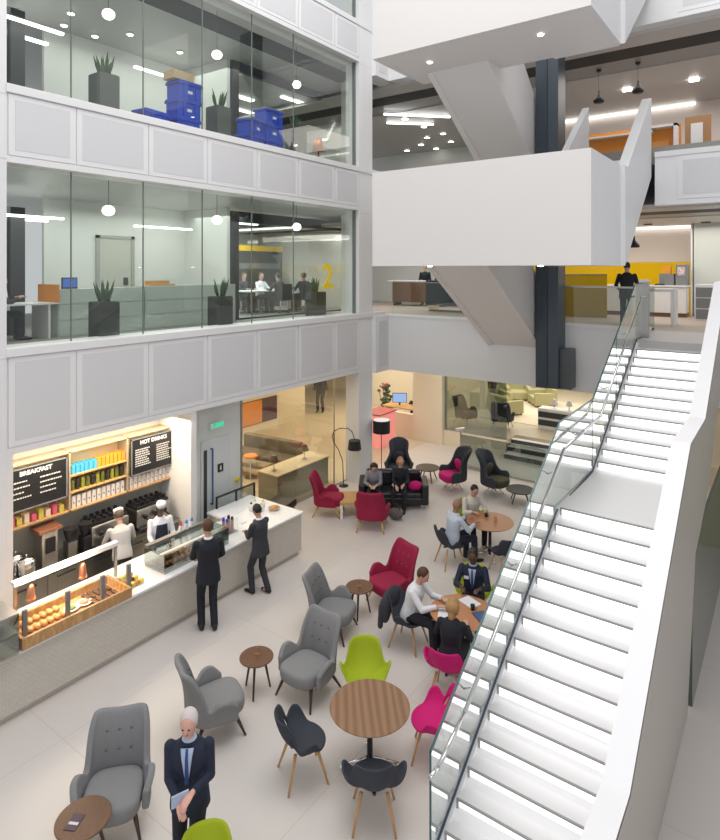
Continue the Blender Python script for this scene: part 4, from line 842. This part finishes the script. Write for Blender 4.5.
# ================================================================ PEOPLE
DG=bpy.context.evaluated_depsgraph_get
def vox(mb,name,m,parent,size,label=None,smooth_it=2):
    me=bpy.data.meshes.new('tmp'); mb.bm.to_mesh(me); mb.bm.free()
    o=bpy.data.objects.new('tmp',me); COL.objects.link(o)
    r=o.modifiers.new('r','REMESH'); r.mode='VOXEL'; r.voxel_size=size
    s=o.modifiers.new('s','SMOOTH'); s.iterations=smooth_it; s.factor=.5
    bpy.context.view_layer.update()
    nm=bpy.data.meshes.new_from_object(o.evaluated_get(DG())); bpy.data.objects.remove(o); bpy.data.meshes.remove(me)
    nm.name=name; nm.materials.clear(); nm.materials.append(m); nm.polygons.foreach_set('use_smooth',[True]*len(nm.polygons))
    q=bpy.data.objects.new(name,nm); COL.objects.link(q); q.parent=parent
    if label: q['label']=label
    return q
def ik(a,c,l1,l2,pole):
    a=Vector(a);c=Vector(c);d=c-a;L=min(d.length,(l1+l2)*.995); dn=d.normalized(); c=a+dn*L
    x=(l1*l1-l2*l2+L*L)/(2*L); h=math.sqrt(max(0,l1*l1-x*x)); p=Vector(pole); p=(p-dn*p.dot(dn)).normalized()
    return a+dn*x+p*h,c
def person(label,loc,dirv,height=1.75,sit=False,lean=0,head=(0,0),hands=None,feet=None,skin=SKIN,top=SUIT,bot=SUIT,hair=HBR,shirt=None,tie=None,hairlen=0,apron=None,cap=False,shoe=BLACK,coat=True,tilt=0,detail=True,sz=.45,z=0,female=False,badge=False):
    k=height/1.75
    t=thing('person',label,'person',(loc[0],loc[1],z),heading(*dirv)); t.scale=(k,k,k)
    hz=(sz/k+.07) if sit else .93
    P=Vector((0,0,hz)); u=Vector((math.sin(tilt),math.sin(lean),math.cos(lean)*math.cos(tilt))).normalized(); fw=Vector((0,1,0)); fw=(fw-u*fw.dot(u)).normalized(); rt=fw.cross(u)
    N=P+u*.515; hp,hy=head
    hd=(Matrix.Rotation(-hy,3,u)@(u*math.cos(hp)+fw*math.sin(hp)))
    hf=Matrix.Rotation(-hy,3,u)@(fw*math.cos(hp)-u*math.sin(hp)); hr=hf.cross(hd)
    HC=N+u*.05+hd*.12
    HM=Matrix((hr,hf,hd)).transposed()
    sw=.165 if female else .185
    SH={s:P+u*.447+rt*(s*sw) for s in(-1,1)}
    HP={s:P+Vector((s*.09,0,-.02)) for s in(-1,1)}
    if hands is None: hands={-1:(-.27,.06,.80),1:(.27,.06,.80)}
    if feet is None: feet={-1:(-.11,.02,.09),1:(.11,.02,.09)} if not sit else {-1:(-.13,.42,.09),1:(.13,.46,.09)}
    body=MB()
    def ring(c,rx,ry,n=16): return [c+rt*(rx*math.cos(2*PI*i/n))+fw*(ry*math.sin(2*PI*i/n)) for i in range(n)]
    def torso(mb,g,low=-.06,hem=0):
        secs=[(low,.155+hem,.115+hem),(.02,.160,.115),(.16,.138,.102),(.30,.158,.115),(.39,.170,.113),(.45,.140,.085),(.485,.085,.065),(.52,.055,.055)]
        if female: secs=[(low,.160+hem,.118+hem),(.02,.162,.115),(.16,.120,.092),(.30,.145,.120),(.40,.150,.11),(.475,.12,.08),(.52,.05,.05)]
        mb.loft([ring(P+u*a,x+g,y+g) for a,x,y in secs])
    torso(body,0)
    body.cap(N-u*.03,.055,HC-hd*.04,.052)
    body.ball(HC,(.078,.096,.110),3,HM); body.ball(HC+hf*.028-hd*.058,(.058,.064,.052),2,HM)
    body.cap(HC+hf*.09+hd*.01,.009,HC+hf*.108-hd*.022,.013); 
    for s in(-1,1): body.ball(HC+hr*(s*.075)-hf*.005,(.012,.022,.032),2,HM)
    body.ball(HC+hf*.075+hd*.028,(.05,.02,.012),2,HM)
    el={};wr={};kn={};an={}
    for s in(-1,1):
        el[s],wr[s]=ik(SH[s],hands[s],.28,.25,Vector((s*.55,-.7,-.6)))
        body.cap(SH[s]-u*.01,.040,el[s],.036); body.cap(el[s],.038,wr[s],.025)
        kn[s],an[s]=ik(HP[s],feet[s],.44,.42,Vector((s*.12,1,.25)) if sit else Vector((0,1,0)))
        body.cap(HP[s],.075,kn[s],.052); body.cap(kn[s],.052,an[s],.036); body.cap(an[s]-Vector((0,0,.045)),.035,an[s]+Vector((0,.12,-.055)),.03)
        fd=(wr[s]-el[s]).normalized(); fd=(fd+Vector((0,.15,-.25 if not sit else -.1))).normalized()
        sd=Vector((0,0,1)) if abs(fd.z)<.75 else Vector((0,1,0)); 
        if abs(fd.z)<.75: sd=Vector((1,0,0))
        sd=(sd-fd*sd.dot(fd)).normalized(); nm=fd.cross(sd)
        if (abs(fd.z)<.75 and nm.z>0) or (abs(fd.z)>=.75 and nm.x*s>0): nm=-nm
        for j in range(4):
            o=(j-1.5)*.019; Lf=[.066,.078,.072,.056][j if s>0 or True else j]
            b=wr[s]+sd*o*.6; kx=wr[s]+fd*.085+sd*o; m1=kx+fd*Lf*.55+nm*.012; tp=m1+fd*Lf*.35+nm*.03
            body.cap(b,.013,kx,.0115,8); body.cap(kx,.0098,m1,.009,8); body.cap(m1,.009,tp,.0078,8)
        th=wr[s]+fd*.03-sd*(s*.026 if abs(fd.z)<.75 else -.026); t2=th+fd*.035-sd*(s*.02 if abs(fd.z)<.75 else -.02)+nm*.012; body.cap(th,.013,t2,.011,8); body.cap(t2,.011,t2+fd*.03+nm*.008,.009,8)
    v=.0075 if detail else .012
    vox(body,'body',skin,t,v)
    # top garment
    g=MB(); hem=-.17 if (coat and not sit) else -.08
    torso(g,.024,hem,.022 if coat and not sit else .008)
    for s in(-1,1):
        w=wr[s]+(el[s]-wr[s]).normalized()*.02
        g.cap(SH[s]-u*.006,.061,el[s],.050); g.cone(el[s],w,.052,.038,12); g.ball(el[s],(.052,)*3)
    vox(g,'jacket' if coat else 'shirt',top,t,.012)
    # trousers
    g=MB(); g.ball(P+Vector((0,0,-.03)),(.172,.132,.12),2)
    for s in(-1,1):
        g.cap(HP[s],.094,kn[s],.068); g.cone(kn[s],an[s]+Vector((0,0,-.03)),.068,.058,12); g.ball(kn[s],(.068,)*3)
    vox(g,'trousers',bot,t,.013)
    for s in(-1,1):
        g=MB(); a=an[s]; g.cap(Vector((a.x,a.y-.03,a.z-.045)),.042,Vector((a.x+s*.01,a.y+.13,a.z-.058)),.036); g.ball((a.x+s*.012,a.y+.16,a.z-.06),(.038,.05,.028),2); g.cone((a.x,a.y-.01,a.z-.03),(a.x,a.y-.01,a.z+.02),.045,.045)
        vox(g,'shoe',shoe,t,.012)
    # hair
    if hair is not None:
        g=MB(); g.ball(HC-hf*.022+hd*.022,(.087,.094,.106),3,HM)
        if hairlen: 
            g.ball(HC-hf*.035-hd*.025,(.112,.10,.105),3,HM)
            g.cap(HC-hf*.045-hd*.02,.072,N-fw*.05+u*(.06-.12*hairlen),.05)
            for s in(-1,1): g.cap(HC+hr*(s*.062)+hd*.02,.03,HC+hr*(s*.07)-hd*(.08+.05*hairlen)-hf*.01,.026)
        vox(g,'hair',hair,t,.010)
    if cap:
        g=MB(); g.bm.free(); g=MB(); b0=HC+hd*.055; g.cone(b0,b0+hd*.075,.088,.093,20); g.done('cap',SHIRT,t,True,label='white catering cap')
    for s in(-1,1): MB().ball(HC+hf*.092+hr*(s*.030)+hd*.012,(.011,.006,.007),2,HM).done('eye',EYE,t,True)
    MB().ball(HC+hf*.089-hd*.052,(.022,.008,.006),2,HM).done('mouth',LIP,t,True)
    def front(w0,w1,a0,a1,gap,m,name):
        rows=[]
        for i in range(9):
            a=a0+(a1-a0)*i/8; w=w0+(w1-w0)*i/8
            ry=.128 if a>.2 else .122; 
            if a>.42: ry=.132-.45*(a-.42)
            row=[]
            for j in range(7):
                x=-w+2*w*j/6; y=(ry+gap+.012)*math.sqrt(max(0,1-(x/.21)**2)); row.append(P+u*a+rt*x+fw*y)
            rows.append(row)
        MB().grid(rows).done(name,m,t,True,{'solid':.004})
    if shirt: front(.012,.062,.17,.50,.004,shirt,'shirt_front'); 
    if shirt: g=MB(); g.lathe([(.088,-.045),(.078,-.01),(.060,.03)],n=18); bmesh.ops.transform(g.bm,matrix=Matrix.Translation(N-u*.0)@Matrix((rt,fw,u)).transposed().to_4x4(),verts=g.bm.verts); g.done('collar',shirt,t,True)
    if tie: front(.022,.012,.16,.50,.010,tie,'tie')
    if badge: B(-.04,0,-.025,.04,.006,.025,mtx=Matrix.Translation(P+u*.36+rt*.095+fw*.142)).done('name_badge',SHIRT,t,label='white name badge')
    if apron:
        front(.16,.10,-.15,.40,.004,apron,'apron')
    return t
def S2(x): return x
# --- ground floor standing
person('man in black suit standing at the counter, back to the camera',(-7.93,6.65),(-.9,.55),1.84,head=(.25,-.2),hands={-1:(-.16,.34,1.02),1:(.20,.30,.98)},feet={-1:(-.1,.02,.09),1:(.09,-.06,.09)},shirt=SHIRT,hair=HBR)
person('dark-haired man in charcoal suit looking at a phone by the counter',(-8.02,7.95),(-1,.0),1.66,lean=.06,head=(.45,0),hands={-1:(-.05,.36,1.14),1:(.10,.36,1.12)},feet={-1:(-.10,.12,.09),1:(.10,-.12,.09)},top=SUITG,bot=SUITG,hair=HBK,shirt=SHIRT)
s=thing('phone','pale mobile phone held by the man in charcoal suit','phone',(-8.50,7.97,1.18),.0); B(-.035,-.07,0,.035,.07,.01).done('case',WHITE,s); B(-.03,-.062,.01,.03,.062,.012).done('screen',PANEL,s)
person('white-haired man in navy suit and blue tie walking forward, lower left',(-4.80,3.80),(.65,-.76),1.74,lean=.06,head=(.15,.1),hands={-1:(-.07,.27,1.10),1:(.05,.29,1.05)},feet={-1:(-.09,.18,.09),1:(.09,-.16,.11)},top=NVS,bot=SUIT,skin=SKINP,hair=HWH,shirt=BSHIRT,tie=TIEB)
s=thing('folder','pale blue papers held by the walking man in navy suit','papers',(-4.61,3.585,1.06),heading(.65,-.76)+.5); B(-.04,-.008,-.04,.12,.008,.07).done('sheets',BSHIRT,s); B(-.04,-.012,-.04,.12,-.008,.0).done('cover',mat('paper_blue',(.3,.38,.55),.6),s)
# --- baristas
person('barista in white cap, white shirt and dark apron behind the counter',(-9.65,6.95),(.95,-.35),1.66,head=(.3,0),hands={-1:(-.16,.30,1.0),1:(.18,.30,.98)},skin=SKIND,top=SHIRT,bot=SUIT,hair=HBK,coat=False,apron=NVS,cap=True)
person('barista in light grey shirt bending towards the middle espresso machine',(-9.78,6.25),(-1,.35),1.68,lean=.35,head=(.3,0),hands={-1:(-.18,.50,1.10),1:(.18,.50,1.10)},top=LSHIRT,bot=SUITG,hair=HSH,coat=False,cap=True)
# --- sofa
person('dark-haired woman in grey cardigan sitting on the left of the black sofa',(-8.68,12.62),(.6,-.8),1.64,sit=True,lean=.35,head=(.5,0),hands={-1:(-.05,.42,.68),1:(.12,.40,.68)},top=GCARD,bot=SUIT,hair=HBK,hairlen=1,coat=False,female=True,sz=.42)
person('blond woman in black sitting on the right of the black sofa',(-8.10,12.98),(.45,-.88),1.66,sit=True,lean=.0,head=(.15,-.3),hands={-1:(-.12,.36,.70),1:(.08,.38,.66)},top=SUIT,bot=SUIT,hair=HBL,hairlen=.4,coat=False,female=True,sz=.42)
# --- three-person table
person('man in white shirt leaning over papers at the three-person table',(-4.98,8.27),(1,.12),1.76,sit=True,lean=.28,head=(.35,0),hands={-1:(-.14,.50,.80),1:(.12,.52,.80)},top=SHIRT,bot=SUIT,hair=HBR,coat=False)
person('man in dark suit with name badge facing the camera at the table',(-4.40,9.40),(.3,-.95),1.78,sit=True,lean=.16,head=(.2,0),hands={-1:(-.15,.42,.80),1:(.15,.42,.80)},skin=SKIND,top=NVS,bot=SUIT,hair=HBK,shirt=BSHIRT,tie=TIEB,badge=True)
person('blond woman in black jacket with her back to the camera',(-3.95,7.66),(-.2,.85),1.68,sit=True,lean=.22,head=(.3,.1),hands={-1:(-.16,.42,.80),1:(.16,.42,.80)},top=SUIT,bot=SUIT,hair=HBL,hairlen=.3,female=True)
s=thing('draped_jacket','dark jacket draped over the chair behind the man in white shirt','jacket',(-5.30,8.22,0)); g=MB(); g.ball((0,0,.66),(.09,.27,.20),2); g.ball((-.05,.12,.52),(.07,.14,.17),2); g.ball((.02,-.22,.58),(.10,.10,.22),2); vox(g,'body',SUITG,s,.02); vox(MB().cap((-.03,-.24,.62),.055,(-.02,-.30,.34),.045),'sleeve',SUITG,s,.02)
# --- farther table
person('bald man in pale blue shirt with his back to the camera',(-5.64,11.02),(.5,.85),1.78,sit=True,lean=.15,head=(.15,.1),hands={-1:(-.16,.44,.80),1:(.16,.44,.80)},top=mat('very_pale_blue',(.58,.64,.75),.7),bot=NVS,hair=None,skin=mat('tan_skin',(.36,.19,.13),.5),coat=False)
person('dark-haired man in cream shirt facing the camera at the farther table',(-5.82,12.28),(.75,-.65),1.74,sit=True,lean=.25,head=(.3,0),hands={-1:(-.14,.44,.80),1:(.14,.44,.80)},top=mat('cream_shirt',(.68,.64,.58),.7),bot=SUIT,hair=HBK,coat=False)
# --- beyond, small
person('man in dark clothes standing far inside the cream room',(-16.2,19.6),(.4,-.9),1.8,top=SUIT,bot=mat('dark_jeans',(.03,.03,.035),.8),detail=False)
person('seated worker in black beyond the column, nearer the monitor',(-11.6,19.7),(-.5,.7),1.7,sit=True,sz=.5,top=SUITG,bot=SUIT,hair=HBK,detail=False)
person('seated worker in black beyond the column, near the pillar',(-11.0,19.4),(-.3,.8),1.7,sit=True,sz=.5,top=SUIT,bot=SUIT,hair=HBR,detail=False)
person('man in dark suit standing behind the glass at the head of the stairs',(-3.3,15.75),(-.2,1),1.62,lean=.12,head=(.3,0),hands={-1:(-.2,.3,1.0),1:(.2,.3,1.0)},top=SUIT,bot=SUIT,hair=HBK,z=4.6,detail=False)
person('person in black standing left at the first floor sideboard',(-12.0,21.1),(.2,-1),1.62,top=SUIT,bot=SUIT,hair=HBK,z=4.6,detail=False)
person('person in black standing right at the first floor sideboard',(-11.3,21.2),(.2,-1),1.7,top=SUITG,bot=SUIT,hair=HBK,z=4.6,detail=False)
person('man in dark suit working at the desk in the lower left office',(-12.75,5.35),(.3,1),1.75,sit=True,lean=.2,hands={-1:(-.2,.42,.85),1:(.2,.42,.85)},top=SUITG,bot=SUIT,hair=HBR,z=4.6,detail=False)
def office_chair(label,x,y,z,dv):
    s=thing('office_chair',label,'chair',(x,y,z),heading(*dv)); B(-.24,-.24,.40,.24,.24,.47,.02).done('seat',BLACK,s); B(-.23,-.30,.47,.23,-.25,.95,.02).done('backrest',BLACK,s); MB().cone((0,0,.08),(0,0,.4),.03,.03).done('column',CHROME,s)
    m=MB(); [m.tube([(0,0,.1),(.28*math.cos(a),.28*math.sin(a),.05)],.02).ball((.28*math.cos(a),.28*math.sin(a),.035),(.035,)*3,1) for a in [2*PI*i/5 for i in range(5)]]; m.done('base',DARK,s)
office_chair('black office chair under the man in the lower left office',-12.78,5.27,4.6,(.3,1))
office_chair('black office chair under the worker nearer the monitor',-11.55,19.62,0,(-.5,.7)); office_chair('black office chair under the worker near the pillar',-10.97,19.32,0,(-.3,.8))
for i,(x,y,dv,tp,l) in enumerate(((-14.85,13.9,(1,0),SUITG,'on the far side, left, in dark top'),(-14.85,14.7,(1,0),SHIRT,'on the far side in white shirt'),(-13.55,14.3,(-1,0),SUITG,'on the near side, left, in dark jacket'),(-13.55,15.5,(-1,0),SUIT,'on the near side, right, in black suit'),(-14.2,16.3,(0,-1),SUIT,'at the far end of the table'))):
    person('person seated at the meeting table '+l,(x,y),dv,1.72,sit=True,lean=.1,hands={-1:(-.18,.40,.80),1:(.18,.40,.80)},top=tp,bot=SUIT,hair=[HBR,HBR,HBK,HBK,HBK][i],z=4.6,detail=False)
    office_chair('black office chair under the meeting guest '+l.split(' in ')[0],x-dv[0]*.05,y-dv[1]*.05,4.6,dv)
# ================================================================ LIGHT
w=bpy.data.worlds.new('world'); SC.world=w; w.use_nodes=True; w.node_tree.nodes['Background'].inputs[0].default_value=(.93,.95,1,1); w.node_tree.nodes['Background'].inputs[1].default_value=.62
def area(name,loc,rot,sx,sy,p,col=(1,1,1)):
    l=bpy.data.lights.new(name,'AREA'); l.shape='RECTANGLE'; l.size=sx; l.size_y=sy; l.energy=p; l.color=col
    o=bpy.data.objects.new(name,l); COL.objects.link(o); o.location=loc; o.rotation_euler=rot; return o
area('skylight',(-4,7,17),(0,0,0),9,12,1250,(1,.98,.95))
area('atrium_fill',(3,-6,11),(R_(62),0,R_(25)),9,5,330,(1,.97,.92))  # added fill lamp behind the camera, brightens faces turned towards it
area('cafe_light',(-10.2,6.2,2.95),(0,0,0),.8,3.2,85,(1,.86,.66))
area('cream_light',(-13.5,12.5,2.9),(0,0,0),5,4,170,(1,.90,.72))
area('cream_light_2',(-13.5,19.5,2.9),(0,0,0),5,4,150,(1,.90,.74))
area('lobby_light',(-6,16.8,2.9),(0,0,0),8,2.5,110,(1,.94,.85))
area('lounge_light',(-8,23.5,2.95),(0,0,0),6,5,220,(1,.94,.80))
area('office_light_1',(-12.3,8.5,7.5),(0,0,0),3.5,7,150,(.97,1,.97)); area('meeting_light_1',(-15,14.6,7.5),(0,0,0),3.5,5,300,(.95,1,1))
area('office_light_2',(-12.3,8.5,11.6),(0,0,0),3.5,7,130,(.97,1,.97)); area('meeting_light_2',(-15,14.6,11.6),(0,0,0),3.5,5,110,(.95,1,1))
area('gallery_light_1',(-3,18.8,7.3),(0,0,0),7,3,150,(1,.93,.85)); area('gallery_light_1b',(-11.5,19,7.3),(0,0,0),5,4,130,(1,.96,.9))
area('gallery_light_2',(-2,19,11.4),(0,0,0),7,4,170,(1,.93,.87)); area('gallery_light_2b',(-11.5,20,11.3),(0,0,0),5,5,90,(1,.95,.88))
area('heat_lamp_glow',(-9.0,4.7,1.5),(0,0,0),.4,1.2,26,(1,.72,.45))
